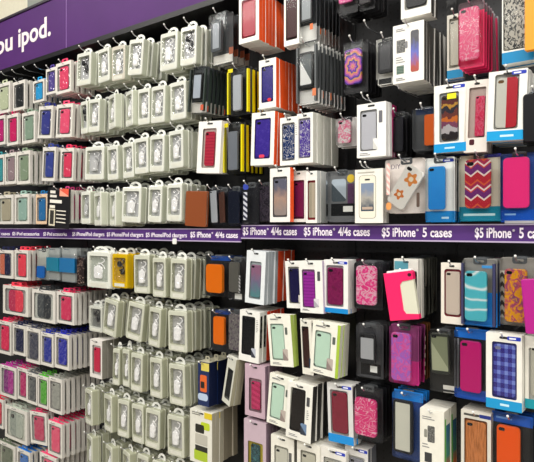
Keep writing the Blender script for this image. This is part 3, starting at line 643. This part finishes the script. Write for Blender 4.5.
# -- row 1
stack('wallet_case', 'wallet case', (186, 207, 191, 226.5), 1, wallet, dict(c='#84431f', t=.014), 'tan brown leather wallet case resting above the left price strip', 'tan brown wallet case', 'wallet', p=.212, roll=3, hp=-.026)
B((208, 216, 187, 225), 3, dict(card='#1a1c26', t=.02, case=(.15, .85, .06, .9, '#b9bdc4')), 'slim dark wallet with silver edge beside the tan brown wallet', 'silver-edged dark pack', 'dark pack', roll=-4)
B((217, 224, 188, 225), 3, dict(card='#171822', t=.02, case=(.15, .85, .06, .9, '#5a3a30')), 'slim dark pack with brown edge beside the silver-edged dark pack', 'brown-edged dark pack', 'dark pack', roll=-3)
B((226, 240, 187, 226), 5, dict(card='#12172c', t=.02, case=(.12, .88, .06, .9, '#161c30'), cam=False), 'navy-black pack between the brown-edged pack and the blue-tipped pack', 'navy-black pack', 'navy-black pack')
B((241, 256, 183, 224), 3, dict(card='#15151d', t=.02, case=None, front=[('blue_tip', .15, .5, .84, .98, '#3a4aa8', .1), ('white_lettering_block', .16, .42, .1, .78, ('edge_stripes', '#c4c6d0', '#3a3c4a'))]), 'black pack with blue tip and pale upright print above the strip joint', 'blue-tipped black pack', 'black pack')
B((257, 271, 183, 223), 3, dict(card='#211d24', t=.02, case=(.1, .9, .05, .92, ('floral', '#2c2630', '#4a4050', '#3a323c'))), 'dark mottled case pack left of the pale pink orange-edged box', 'dark mottled pack', 'dark clear pack', p=.2)
C((270, 290, 168, 222), 1, dict(side=ORANGE, case=(.18, .82, .12, .80, ('blend', '#7d7c90', '#b8a8a4', '#d4b0a0')), win=(.14, .86, .09, .84), tray='#8d8a90', t=.022), 'orange-edged white box with pale pink-grey picture case, just above the strip', 'pink-grey picture orange-edged box', 'orange-edged box', p=.235)
C((291, 306, 171, 222), 1, dict(case=(.2, .84, .1, .78, '#8a1f5c'), win=(.15, .88, .06, .82), tray='#8a1f5c'), 'white box with plum case left of the red-outlined box', 'plum case box', 'white box', p=.20)
C((306, 317, 171, 223), 3, dict(side='#dfe3e0', case=(.2, .8, .1, .78, ('vsplit', '#c4b8a4', '#d8c8b4')), win=(.15, .85, .06, .82), tray='#c8303c', t=.02, cam=False), 'white box with beige case outlined in red, second from the black picture pack', 'red-outlined beige case box', 'white box', p=.21)
B((325, 353, 170, 222), 3, dict(card='#6d6f72', t=.026, case=None, pr=[('phone_picture', .1, .62, .40, .84, ('diag', '#b4c0cc', '#4a545c'), .08), ('black_panel', .08, .92, .12, .36, '#141518'), ('price_sticker', .52, .86, .20, .31, '#f0f0ec'), ('yellow_flower', .66, .92, .76, .92, '#d8b83a', .12), ('purple_strip', .68, .9, .36, .74, '#5a3a5c')]), 'clear pack with phone picture, yellow flower and white sticker above the strip', 'yellow flower phone pack', 'grey clear pack')
C((355, 383, 169, 223), 2, dict(frame='#f3f1e8', side='#d8d5cc', win=None, pr=[('phone_outline', .145, .755, .082, .888, '#8d8878', .11), ('phone_picture', .16, .74, .09, .88, '#e8e3d2', .10), ('screen_picture', .22, .68, .22, .74, ('blend', '#7d8ca4', '#44505e', '#a8a49c')), ('icon_row', .26, .64, .25, .30, '#b8a494'), ('speaker_slot', .36, .54, .79, .82, '#3a3a38', .02), ('label', .1, .7, .93, .95, '#b8b4a8')], slot=False), 'cream box with full white phone picture above the strip', 'white phone picture box', 'cream box', hz=.004)
B((384, 422, 158, 213), 2, dict(card='#f2e8e2', t=.03, cr=.008, case=None, cam=False, front=[('phone_picture', .86, .94, .1, .36, '#5a4a42', .03), ('orange_picture', .06, .2, .06, .2, '#e09a5c', .06), ('pink_strip', .07, .16, .34, .92, ('edge_stripes', '#e8b4ac', '#e8dcd4'))]), 'rounded clear pack with tilted white phone case and orange flowers, lettered DIY', 'orange flower case pack', 'rounded clear pack', p=.23)
q = [o for o in bpy.data.objects if o.name.startswith('blister_phone_case') and o.get('label', '').startswith('rounded clear pack with tilted')][0]
k = case_part(q, 'phone_case', -.030, .030, -.062, .062, .001, .010, '#efece6', True, .011); k.location = (.004, .006, -.083); k.rotation_euler = (0, math.radians(33), 0)
for (a, b_, r, c) in ((.004, .028, .017, '#e08a3c'), (-.004, -.026, .013, '#d87a30')):
    f = part('flower_print', solid(c, .4), k, plate, [(a + r * (1 + .25 * math.cos(5 * t_)) * math.cos(t_), b_ + r * (1 + .25 * math.cos(5 * t_)) * math.sin(t_)) for t_ in [i * math.pi / 20 for i in range(40)]], .0006, .0012)
    part('heart_print', solid('#f2e4cc', .4), f, plate, rect(a - r * .4, a + r * .4, b_ - r * .4, b_ + r * .4, r * .3), .0003, .0007)
text_mesh('lettering', 'DIY', solid('#5a4a5c', .5), q, -.034, -.006, -.030, -.0006, cap=.014, bold=.0)
B((424, 453, 157, 222), 4, dict(card='#f4f4f0', t=.016, case=(.13, .73, .19, .86, ('blend', '#34a0ee', '#2890e2', '#3098e8')), pr=[('blue_band', 0, 1, 0, .17, '#1d86d0'), ('small_print', .55, .8, .05, .08, '#bfe0f4')] + LOGO), 'bright blue case in clear pack with blue foot above the strip', 'bright blue case pack', 'clear pack with blue foot', back=(blister, dict(card='#8a888c', t=.018, case=None), 'grey clear pack', 'blister_phone_case', 'blister pack'), backn=3)
B((458, 499, 154, 221), 3, dict(card='#dcd7c2', t=.022, case=(.16, .80, .19, .93, ('chevron', '#7a2f7c', '#fae4e0')), pr=[('teal_band', 0, 1, 0, .22, '#168aa8'), ('small_print', .08, .86, .08, .115, '#bfe4ea')] + [('logo_tab', .6, 1, .95, 1.0, '#2c2f8c')]), 'red and purple chevron case on cream card with teal foot', 'chevron case pack', 'cream card pack')
B((499, 537, 152, 222), 3, dict(card='#17489e', t=.022, case=(.10, .80, .20, .93, '#ff3590'), cam=False, pr=[('blue_band', 0, 1, 0, .18, '#1256c4'), ('small_print', .1, .4, .10, .125, '#8ab8ec'), ('silver_strip', .1, 1, -.02, .02, '#c8c8cc')]), 'plain hot pink case on blue card above the strip', 'hot pink case on blue card', 'blue card pack')

# -- first row below the strip
B((201, 226, 256, 297), 3, dict(card='#1a1d22', t=.03, case=(.18, .84, .10, .80, '#ff8410'), cam=False, nm='case', pr=[('blue_header', .2, 1, .88, .99, '#1d4a9c')]), 'orange case in black pack with blue header, just below the strip joint', 'upper orange case pack', 'black clear pack')
B((227, 241, 258, 301), 4, dict(card='#2c2c2e', t=.022, case=(.1, .8, .2, .9, '#6a6862'), cam=False, pr=[('price_sticker', .3, .8, .03, .16, '#ecebe6')], front=[('upright_print', .84, .95, .2, .6, ('edge_stripes', '#b4b4b4', '#2a2a2c'))]), 'grey clear pack with square white sticker right of the upper orange case', 'white-stickered grey pack', 'grey clear pack')
C((247, 266, 251, 304), 4, dict(frame='#e6ebee', side='#a9b0b6', case=(.24, .76, .12, .74, ('blend', '#a87898', '#6a9ca4', '#8a84a4')), win=(.2, .8, .09, .8), tray='#c4d0d4', t=.016), 'silvery white box with pink and teal case just below the strip', 'pink and teal case box', 'silvery box', roll=3, back=(carton, dict(frame='#f0ece6', side='#ff5428', t=.02, win=None), 'orange-red edged box', 'boxed_phone_case', 'boxed case'), backn=5)
C((285, 300, 261, 308), 2, dict(case=(.22, .86, .12, .84, '#1f1a50'), win=(.18, .9, .1, .88), tray='#e0dcd0', pr=[('phone_picture', .8, .94, .12, .28, '#d8d4cc', .02)]), 'white box with navy case, partly behind the purple striped case box', 'navy case box', 'white box', roll=-3, p=.21)
C((299, 322, 261, 313), 3, dict(side='#b8a8c4', case=(.14, .64, .12, .80, ('stripes', '#b436b8', '#9a2aa0')), win=(.11, .68, .10, .84), tray='#c890c8', pr=[('phone_picture', .6, .82, .12, .28, ('diag', '#d8d4d8', '#a8a4ac'), .03), ('phone_picture', .78, .9, .62, .8, '#4a4a50', .02), lines(.1, .5, .04, .08)]), 'white box with purple ribbed stripe case below the strip', 'purple striped case box', 'white box', roll=-2, p=.23)
C((324, 348, 260, 313), 3, dict(frame='#f0efec', case=(.13, .78, .15, .86, ('floral', '#8a1a5c', '#a02468', '#78144c')), win=(.10, .82, .12, .90), tray='#e0d8e0', pr=[('blue_band', 0, 1, 0, .09, '#1c86cc')] + LOGO), 'white box with dark magenta case and blue foot below the strip', 'dark magenta case box', 'white box with blue foot', back=(blister, dict(card='#5a1030', t=.02, case=(.1, .9, .1, .9, '#6a1234')), 'dark red clear pack', 'blister_phone_case', 'blister pack'), backn=3)
B((353, 380, 262, 310), 4, dict(card='#1d2026', t=.02, case=(.10, .86, .10, .92, ('floral', '#fa4a9c', '#fcd4e4', '#f03a8c')), cam=False), 'pink and white leafy print case in clear pack below the strip', 'pink leafy print case', 'dark clear pack')
C((394, 418, 259, 318), 2, dict(frame='#e2e0d8', win=(.5, .96, .05, .8), case=(.55, .92, .06, .78, '#2c1c20'), tray='#d8d4c8', pr=[('teal_header', .02, .6, .82, .96, '#5a9cac')]), 'pale box with dark case and teal header behind the pink flip case', 'teal-headered dark case box', 'pale box', p=.20, back=(blister, dict(card='#5a5a52', t=.022, case=None, pr=[('pale_top', .1, .9, .5, .98, '#b4aca0')]), 'olive grey clear pack', 'blister_phone_case', 'blister pack'), backn=5)
def flip(root, w, h, c='#f02868', inner='#d9d8c4', t=.02):
    # a slider case: pink shell wrapped round a cream phone dummy
    a = w / 2
    sh = [(-a, 0), (a * .92, 0), (a, -h * .03), (a, -h * .18), (a * .25, -h * .20), (a * .05, -h * .27), (a * .05, -h * .80), (a * .2, -h * .88), (a, -h * .90), (a, -h * .99), (a * .95, -h), (-a, -h)]
    part('shell', solid(c, .28), root, slab, sh[::-1], 0, t, .0012)
    part('phone_dummy', solid(inner, .35), root, slab, rect(a * .02, a * .985, -h * .93, -h * .14, .006), .0015, t * .8, .0012)
    part('top_edge', solid('#f4f0ee', .3), root, slab, rect(-a * .8, a * .9, -.004, .005, .003), .004, t - .002, .001)
    part('camera_cutout', solid('#3a1a22', .3), root, plate, rect(a * .66, a * .92, -h * .12, -h * .05, .006), -.0004, .001)
stack('flip_case', 'flip case', (383, 412, 272, 320), 1, flip, dict(t=.02), 'hot pink shell case around a cream phone, unboxed and tilted', 'pink and cream shell case', 'case', p=.25, roll=-9, hp=-.035)
C((441, 463, 263, 324), 2, dict(frame='#ebe4d8', side='#c8c0b4', case=(.20, .86, .15, .86, '#e2d2c6'), win=(.15, .92, .12, .90), tray='#b03044', wr=.12), 'cream box with pale case in dark red outline left of the aqua wave case', 'red-outlined pale case box', 'cream box', p=.21)
B((461, 495, 259, 327), 3, dict(card='#8c8a86', t=.024, case=(.10, .76, .08, .82, ('waves', '#5cccdc', '#f4fcff', '#9ce0e8')), cam=True, pr=[('blue_back', .0, 1, .0, .5, '#1f92f4'), ('blue_line', .55, .92, .86, .9, '#4a9ce0')], edge='#3a3c60'), 'aqua case with white wave pattern on grey and blue card', 'aqua wave case', 'grey and blue pack', back=(blister, dict(card='#7a2a5c', t=.018, case=None, pr=[('blue_back', .0, 1, .0, .5, '#1f6ad0')]), 'purple-edged clear pack', 'blister_phone_case', 'blister pack'), backn=2)
B((499, 537, 258, 327), 3, dict(card='#8e8a84', t=.024, case=(.14, .74, .06, .84, ('floral', '#f0ac20', '#cc5a6a', '#8a4a7c')), cam=True, pr=[('edge_pattern', .0, .12, .1, .8, ('edge_stripes', '#d8d4c8', '#4a4640'))]), 'amber case with purple flower print on grey card', 'amber flower case', 'grey card pack')
stack('wallet_case', 'wallet case', (521, 550, 279, 334), 1, wallet, dict(c='#b01a86', t=.018, inner='#f05a9c'), 'shiny magenta flip wallet tilted in front of the amber flower case', 'magenta flip wallet', 'wallet', p=.255, roll=-5, hp=-.026)
# -- second row below
B((206, 229, 311, 352), 3, dict(card='#1a1c22', t=.028, case=(.30, .78, .18, .86, '#ff8010'), cam=False, nm='case', pr=[('blue_header', .2, 1, .9, .99, '#1c3f8c')]), 'orange case in black pack, the lower of two orange cases', 'lower orange case pack', 'black clear pack')
B((227, 241, 311, 353), 3, dict(card='#3c3a3e', t=.022, case=(.08, .9, .06, .92, ('leopard', '#84807c', '#5a4a5c', '#a49c98')), cam=False), 'grey ornamental print pack between lower orange case and black case box', 'grey ornamental pack', 'grey clear pack')
C((240, 260, 311, 362), 2, dict(side='#e8e6e2', side_pr=[('black_print', .2, .8, .30, .92, ('edge_stripes', '#1a1a1c', '#3a3a3c'))], case=(.16, .74, .16, .86, '#17171c'), win=(.12, .78, .13, .89), tray='#2a2a30', pr=[('phone_picture', .62, .84, .10, .28, ('diag', '#b4b8c4', '#3a3c48'), .03), lines(.84, .93, .6, .85, c='#2a2a2c')]), 'white box with black case and red-edged boxes behind, left of mint case', 'black case red-backed box', 'white box', roll=2, back=(carton, dict(frame='#f0ece6', side='#f84a2a', t=.02, win=None), 'red-edged box', 'boxed_phone_case', 'boxed case'), backn=5)
MINT = dict(frame='#f2f1e4', side='#e4e2d4', case=(.13, .66, .14, .80, '#dcf8e6'), win=(.11, .69, .12, .83), tray='#e2f6ea', cut='#3a4a44', pr=[('phone_picture', .58, .80, .12, .34, ('diag', '#b4a8a0', '#8a7c78'), .03), ('phone_picture', .74, .84, .62, .76, '#5a605a', .02), lines(.12, .62, .03, .08), lines(.12, .6, .90, .93)])
C((267, 290, 315, 366), 2, dict(MINT, side='#a9c05a'), 'white box with mint green case, leaning, beside red-edged boxes', 'leaning upper mint case box', 'white box with green side', roll=-5, p=.235)
C((299, 312, 320, 374), 3, dict(frame='#efece0', side='#e8e4da', side_pr=[('black_print', .15, .85, .3, .95, '#1c1a19'), ('dark_panel', 0, 1, 0, .22, '#2a2826')], case=(.12, .7, .14, .84, '#4a2c28'), win=(.1, .74, .12, .88), tray='#3a2624', pr=[('phone_picture', .64, .84, .12, .3, '#2c3a4c', .03)]), 'white box with dark brown case turned sideways between two mint case boxes', 'dark brown sideways box', 'black-sided white box', roll=-4, yaw=-12, p=.225)
C((313, 341, 323, 376), 3, dict(MINT, side='#d8d6c8', pr=MINT['pr'] + [('green_band', .90, 1.0, 0, 1, '#a4c040')]), 'white box with mint green case and lime side band, front of middle row', 'lime-banded mint case box', 'white box', roll=4, p=.235)
B((355, 380, 325, 379), 4, dict(card='#46464a', t=.024, case=(.16, .8, .28, .84, '#2c2c30'), face=('#bdbec2', .1, 2.6), pr=[('black_foot', .1, .9, .04, .26, '#17171a'), ('price_sticker', .48, .76, .10, .22, '#f0f0ee'), ('grey_cap', .2, .7, .82, .94, '#3a3a3e')]), 'grey clear pack with pale phone and white sticker left of the lilac pink case', 'pale phone stickered pack', 'grey clear pack')
B((388, 416, 326, 385), 3, dict(card='#9a3f7c', t=.022, case=(.10, .80, .06, .88, ('floral', '#b86cd4', '#f05aa8', '#c87cdc')), pr=[('pink_back', .1, 1, .0, .4, '#d8308c')]), 'lilac case with pink blotches in clear pack, second row below strip', 'lilac pink blotched case', 'pink-backed clear pack', back=(blister, dict(card='#7a4a24', t=.02, case=None, front=[('edge_pattern', .7, 1, .05, .8, ('edge_stripes', '#d8cfb4', '#5a3a1c'))]), 'brown zebra-edged pack', 'blister_phone_case', 'blister pack'), backn=2)
B((427, 456, 331, 393), 3, dict(card='#1d1b1c', t=.024, case=(.08, .74, .30, .96, '#3c3e38'), face=(('diag', '#8a9074', '#b4b89a'), .08, 2.2), pr=[('price_sticker', .4, .8, .03, .1, '#e8e4dc')]), 'olive green phone in black clear pack left of the plain magenta case', 'olive green phone pack', 'black clear pack', roll=-2)
B((453, 488, 330, 401), 3, dict(card='#191a22', t=.022, case=(.20, .80, .12, .84, '#d0127c'), pr=[('blue_header', 0, 1, .86, 1, '#1a72d8'), ('blue_band', 0, 1, 0, .14, '#1458c8'), ('silver_strip', .04, .10, .12, .84, '#9a9ca4')]), 'plain magenta case on black card with blue header, below aqua wave case', 'plain magenta case pack', 'blue-headered pack')
C((486, 522, 334, 410), 3, dict(frame='#f1efe6', case=(.20, .82, .17, .86, ('plaid', '#3a3090', '#5a62c4', '#8a9ce8')), win=(.17, .86, .15, .89), tray='#4a4aa8', cut='#8a8ca8', pr=[('blue_band', 0, 1, 0, .13, '#1d94cc'), ('small_print', .4, .65, .05, .08, '#c4e6f2')] + LOGO), 'violet blue plaid case in white box with blue foot', 'violet plaid case box', 'white box with blue foot', p=.23)
C((525, 552, 337, 410), 2, dict(frame='#efece2', case=(.2, .82, .17, .86, '#c8c4b8'), pr=[('blue_band', 0, 1, 0, .13, '#1d94a4')]), 'white box cut by the picture edge right of the violet plaid case', 'cut-off white box', 'white box', p=.21)
# -- third row below
C((198, 209, 362, 406), 3, dict(frame='#122858', side='#0f1a3c', top='#b4b09a', win=None, slot=False, t=.045, pr=[('orange_phone_picture', .2, .8, .32, .70, '#d8642c', .1), ('yellow_badge', .3, 1, .80, .98, '#d8c860'), ('white_swirl', .0, .9, .12, .28, '#b4c4dc', .2), ('dark_picture', .25, .6, .4, .55, '#2a2420', .05)]), 'deep navy blue box with orange phone picture beside the pale clamshells', 'navy orange-phone box', 'navy blue box')
C((227, 238, 357, 408), 3, dict(frame='#d8d8cc', side='#b4b096', win=(.2, .85, .1, .75), case=(.25, .8, .14, .72, '#2a2c30'), tray='#8a8c88', t=.016), 'slanted white box with black phone left of the lavender pink case', 'slanted black phone box', 'pale box', roll=14, yaw=-15)
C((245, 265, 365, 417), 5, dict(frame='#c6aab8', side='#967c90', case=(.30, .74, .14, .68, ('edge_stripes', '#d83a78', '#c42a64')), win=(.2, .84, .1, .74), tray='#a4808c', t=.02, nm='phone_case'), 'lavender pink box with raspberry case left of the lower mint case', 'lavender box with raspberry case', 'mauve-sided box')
C((270, 293, 376, 427), 2, dict(MINT), 'white box with mint green case, lowest of three, behind big black case', 'lowest mint case box', 'white box', roll=5, p=.23)
C((288, 313, 384, 441), 7, dict(frame='#f1efe6', side='#2c2a28', case=(.16, .70, .16, .88, '#211a1a'), win=(.13, .73, .14, .91), tray='#2a2424', pr=[('phone_picture', .58, .82, .12, .32, ('diag', '#6a84a4', '#2a3444'), .03), ('phone_picture', .78, .90, .64, .8, '#4a4a4c', .02), lines(.12, .6, .04, .09), lines(.80, .9, .4, .58)], t=.014), 'white box with big black case and striped box edges behind it', 'big black case box', 'dark-edged white box', roll=3, p=.235, back=(carton, dict(frame='#e0ded4', side='#e4e2da', t=.01, win=None), 'thin white-edged box', 'boxed_phone_case', 'boxed case'), backn=3)
C((327, 352, 384, 443), 3, dict(frame='#d8d8d6', case=(.15, .78, .17, .86, ('floral', '#8e1838', '#9c2040', '#84142f')), win=(.11, .82, .14, .89), tray='#c8c4c4', pr=[('blue_band', 0, 1, 0, .14, '#1c8ad4')] + LOGO), 'dark red case in grey-white box with bright blue foot', 'dark red case box', 'grey-white box', roll=-2)
B((352, 380, 388, 442), 4, dict(card='#17181e', t=.022, case=(.08, .86, .10, .80, ('swirl', '#f03a88', '#fab8d0')), cam=False), 'pink and rose swirl case in black pack, below the pale phone pack', 'rose swirl case', 'black clear pack')
B((391, 420, 393, 461), 3, dict(card='#1d3f84', t=.024, case=(.06, .74, .10, .88, '#26272a'), face=('#e0dfd2', .13, 1.0), cam=False, pr=[('blue_header', 0, 1, .86, 1, '#2284e0'), ('pale_back', .8, .98, .14, .8, '#2a4a8a')]), 'white and black framed case on blue card right of the rose swirl case', 'white framed case on blue card', 'blue card pack')
C((420, 444, 410, 478), 2, dict(frame='#f1eee2', side='#e4e0d2', side_pr=[('side_picture', .35, .95, .05, .78, ('blend', '#3a6a8c', '#c86a3a', '#4a8a7a')), ('green_strip', .12, .32, 0, .88, '#5aa83c')], win=None, slot=False, pr=[('phone_picture', .32, .62, .52, .76, ('phone', '#5a5a58', '#2e2e30', '#8a8a86'), .04), ('arrow_picture', .18, .30, .58, .70, '#8a8a80', .03), ('device_picture', .2, .5, .22, .36, '#3a3a3c'), lines(.1, .8, .84, .9), lines(.1, .5, .42, .5)], t=.05), 'tall cream box with phone pictures and green stripe near the bottom', 'tall cream phone-picture box', 'cream picture-sided box', p=.235)
C((461, 491, 412, 482), 4, dict(frame='#d9d4c8', case=(.14, .84, .10, .86, ('wood', '#dc8a4c', '#b86c34')), win=(.11, .88, .08, .89), tray='#a05a2c', pr=[('logo_tab', .62, 1, .925, .975, '#23307c'), ('brand_bar', .1, .55, .93, .96, '#4a4844')]), 'tan wood grain case in white box at the lowest visible row', 'wood grain case box', 'white box')
B((490, 531, 416, 484), 3, dict(card='#17181c', t=.022, case=(.16, .74, .06, .84, '#ff6208'), pr=[('blue_header', 0, 1, .84, 1, '#1a56b8'), ('small_print', .1, .5, .9, .93, '#6a9ce4')]), 'plain bright orange case on black card with blue header, lowest row', 'bright orange case pack', 'blue-headered pack')
# -- lowest row, cut by the picture's lower edge
C((190, 212, 411, 464), 3, dict(frame='#e6e4d8', side='#b4ae9a', win=None, t=.02, pr=[('green_picture', .5, .9, .66, .80, '#b8cc2a', .06), ('black_picture', .25, .65, .58, .74, '#26261f', .05), ('grey_picture', .25, .8, .36, .56, '#b9b6aa', .04), ('green_foot', .2, .8, .06, .26, '#a8c030', .05), ('dark_bar', .25, .8, .24, .34, '#2a2a24'), ('yellow_badge', .66, 1, .88, .99, '#d8c02a'), lines(.1, .6, .9, .97, c='#3a3a34')]), 'white box with lime green and black pictures below the navy box', 'lime picture white box', 'tan-edged box', back=(carton, dict(frame='#c8c0ae', side='#8a826f', t=.026, win=None), 'grey-brown edged box', 'boxed_phone_case', 'boxed case'), backn=3)
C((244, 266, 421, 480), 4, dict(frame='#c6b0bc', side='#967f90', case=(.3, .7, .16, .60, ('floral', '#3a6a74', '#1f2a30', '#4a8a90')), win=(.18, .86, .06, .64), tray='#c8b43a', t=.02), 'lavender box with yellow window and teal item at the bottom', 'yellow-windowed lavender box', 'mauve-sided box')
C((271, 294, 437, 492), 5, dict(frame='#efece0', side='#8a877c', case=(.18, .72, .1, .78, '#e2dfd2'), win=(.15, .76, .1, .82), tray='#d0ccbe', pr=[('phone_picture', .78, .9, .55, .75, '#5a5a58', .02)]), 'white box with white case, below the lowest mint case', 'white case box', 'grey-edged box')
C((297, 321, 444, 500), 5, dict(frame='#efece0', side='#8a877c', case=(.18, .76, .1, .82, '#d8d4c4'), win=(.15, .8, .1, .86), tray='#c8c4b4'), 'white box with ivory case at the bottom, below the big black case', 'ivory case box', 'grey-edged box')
C((320, 346, 449, 510), 3, dict(frame='#e9e6de', case=(.18, .8, .12, .8, '#c4c0b4'), pr=LOGO), 'white box with blue logo tab at the bottom, below the dark red case', 'front blue-tabbed white box', 'white box')
C((345, 368, 447, 506), 3, dict(frame='#dcdad6', side='#6a6c74', case=(.18, .8, .12, .8, '#9a9aa4'), pr=LOGO), 'grey-white box with blue tab at the bottom, below the rose swirl case', 'grey-white blue-tabbed box', 'grey-sided box', p=.2)
# empty pegs
for i, (px, py, p, w) in enumerate(((2, 72, .2, 'leftmost'), (13, 70, .2, 'second'), (24, 67, .2, 'third'), (35.5, 65, .2, 'fourth'))):
    A = at(px, py, p); hook(A.x, A.z - .014, p - .012, f'empty wire peg hook under the header sign, {w} of four in a row', group='empty pegs under the header')
for px, py, p, lab in ((365, 21, .24, 'empty long peg hook with white tip, above the white-framed device pack'), (362, 93, .23, 'empty peg hook with white tip above the lavender-grey case box'),
                       (361, 162, .23, 'empty peg hook just above the white phone picture box'), (398, 84, .23, 'empty peg hook below the tall white phone-picture box')):
    A = at(px, py, p); hook(A.x, A.z - .014, p - .012, lab)

# ================================================================== light, world, camera
def area(name, loc, sx, sy, e, col=(1, .97, .92)):
    l = bpy.data.lights.new(name, 'AREA'); l.shape = 'RECTANGLE'; l.size = sx; l.size_y = sy; l.energy = e; l.color = col
    o = bpy.data.objects.new(name, l); COL.objects.link(o); o.location = loc
    return o
area('ceiling_lamp', (.4, -1.35, 3.62), 9.5, .35, 165)
area('ceiling_lamp', (.4, -2.9, 3.62), 9.5, .35, 165)
area('ceiling_lamp', (.4, -4.6, 3.62), 9.5, .35, 165)
w = bpy.data.worlds.new('store'); scene.world = w; w.use_nodes = True
bg = w.node_tree.nodes['Background']; bg.inputs[0].default_value = (.92, .95, 1, 1); bg.inputs[1].default_value = .07
cd = bpy.data.cameras.new('camera'); cam = bpy.data.objects.new('camera', cd); COL.objects.link(cam)
cam.location = CAM; cam.rotation_euler = (math.pi / 2, 0, TH)
cd.sensor_width = 36; cd.sensor_fit = 'HORIZONTAL'; cd.lens = 36 * F / 534; cd.shift_y = -3 / 534; cd.clip_start = .02
scene.camera = cam
scene.view_settings.view_transform = 'Standard'; scene.view_settings.look = 'None'; scene.view_settings.gamma = 1; scene.view_settings.use_curve_mapping = False
scene.view_settings.exposure = 0.0
scene.cycles.transparent_max_bounces = 24
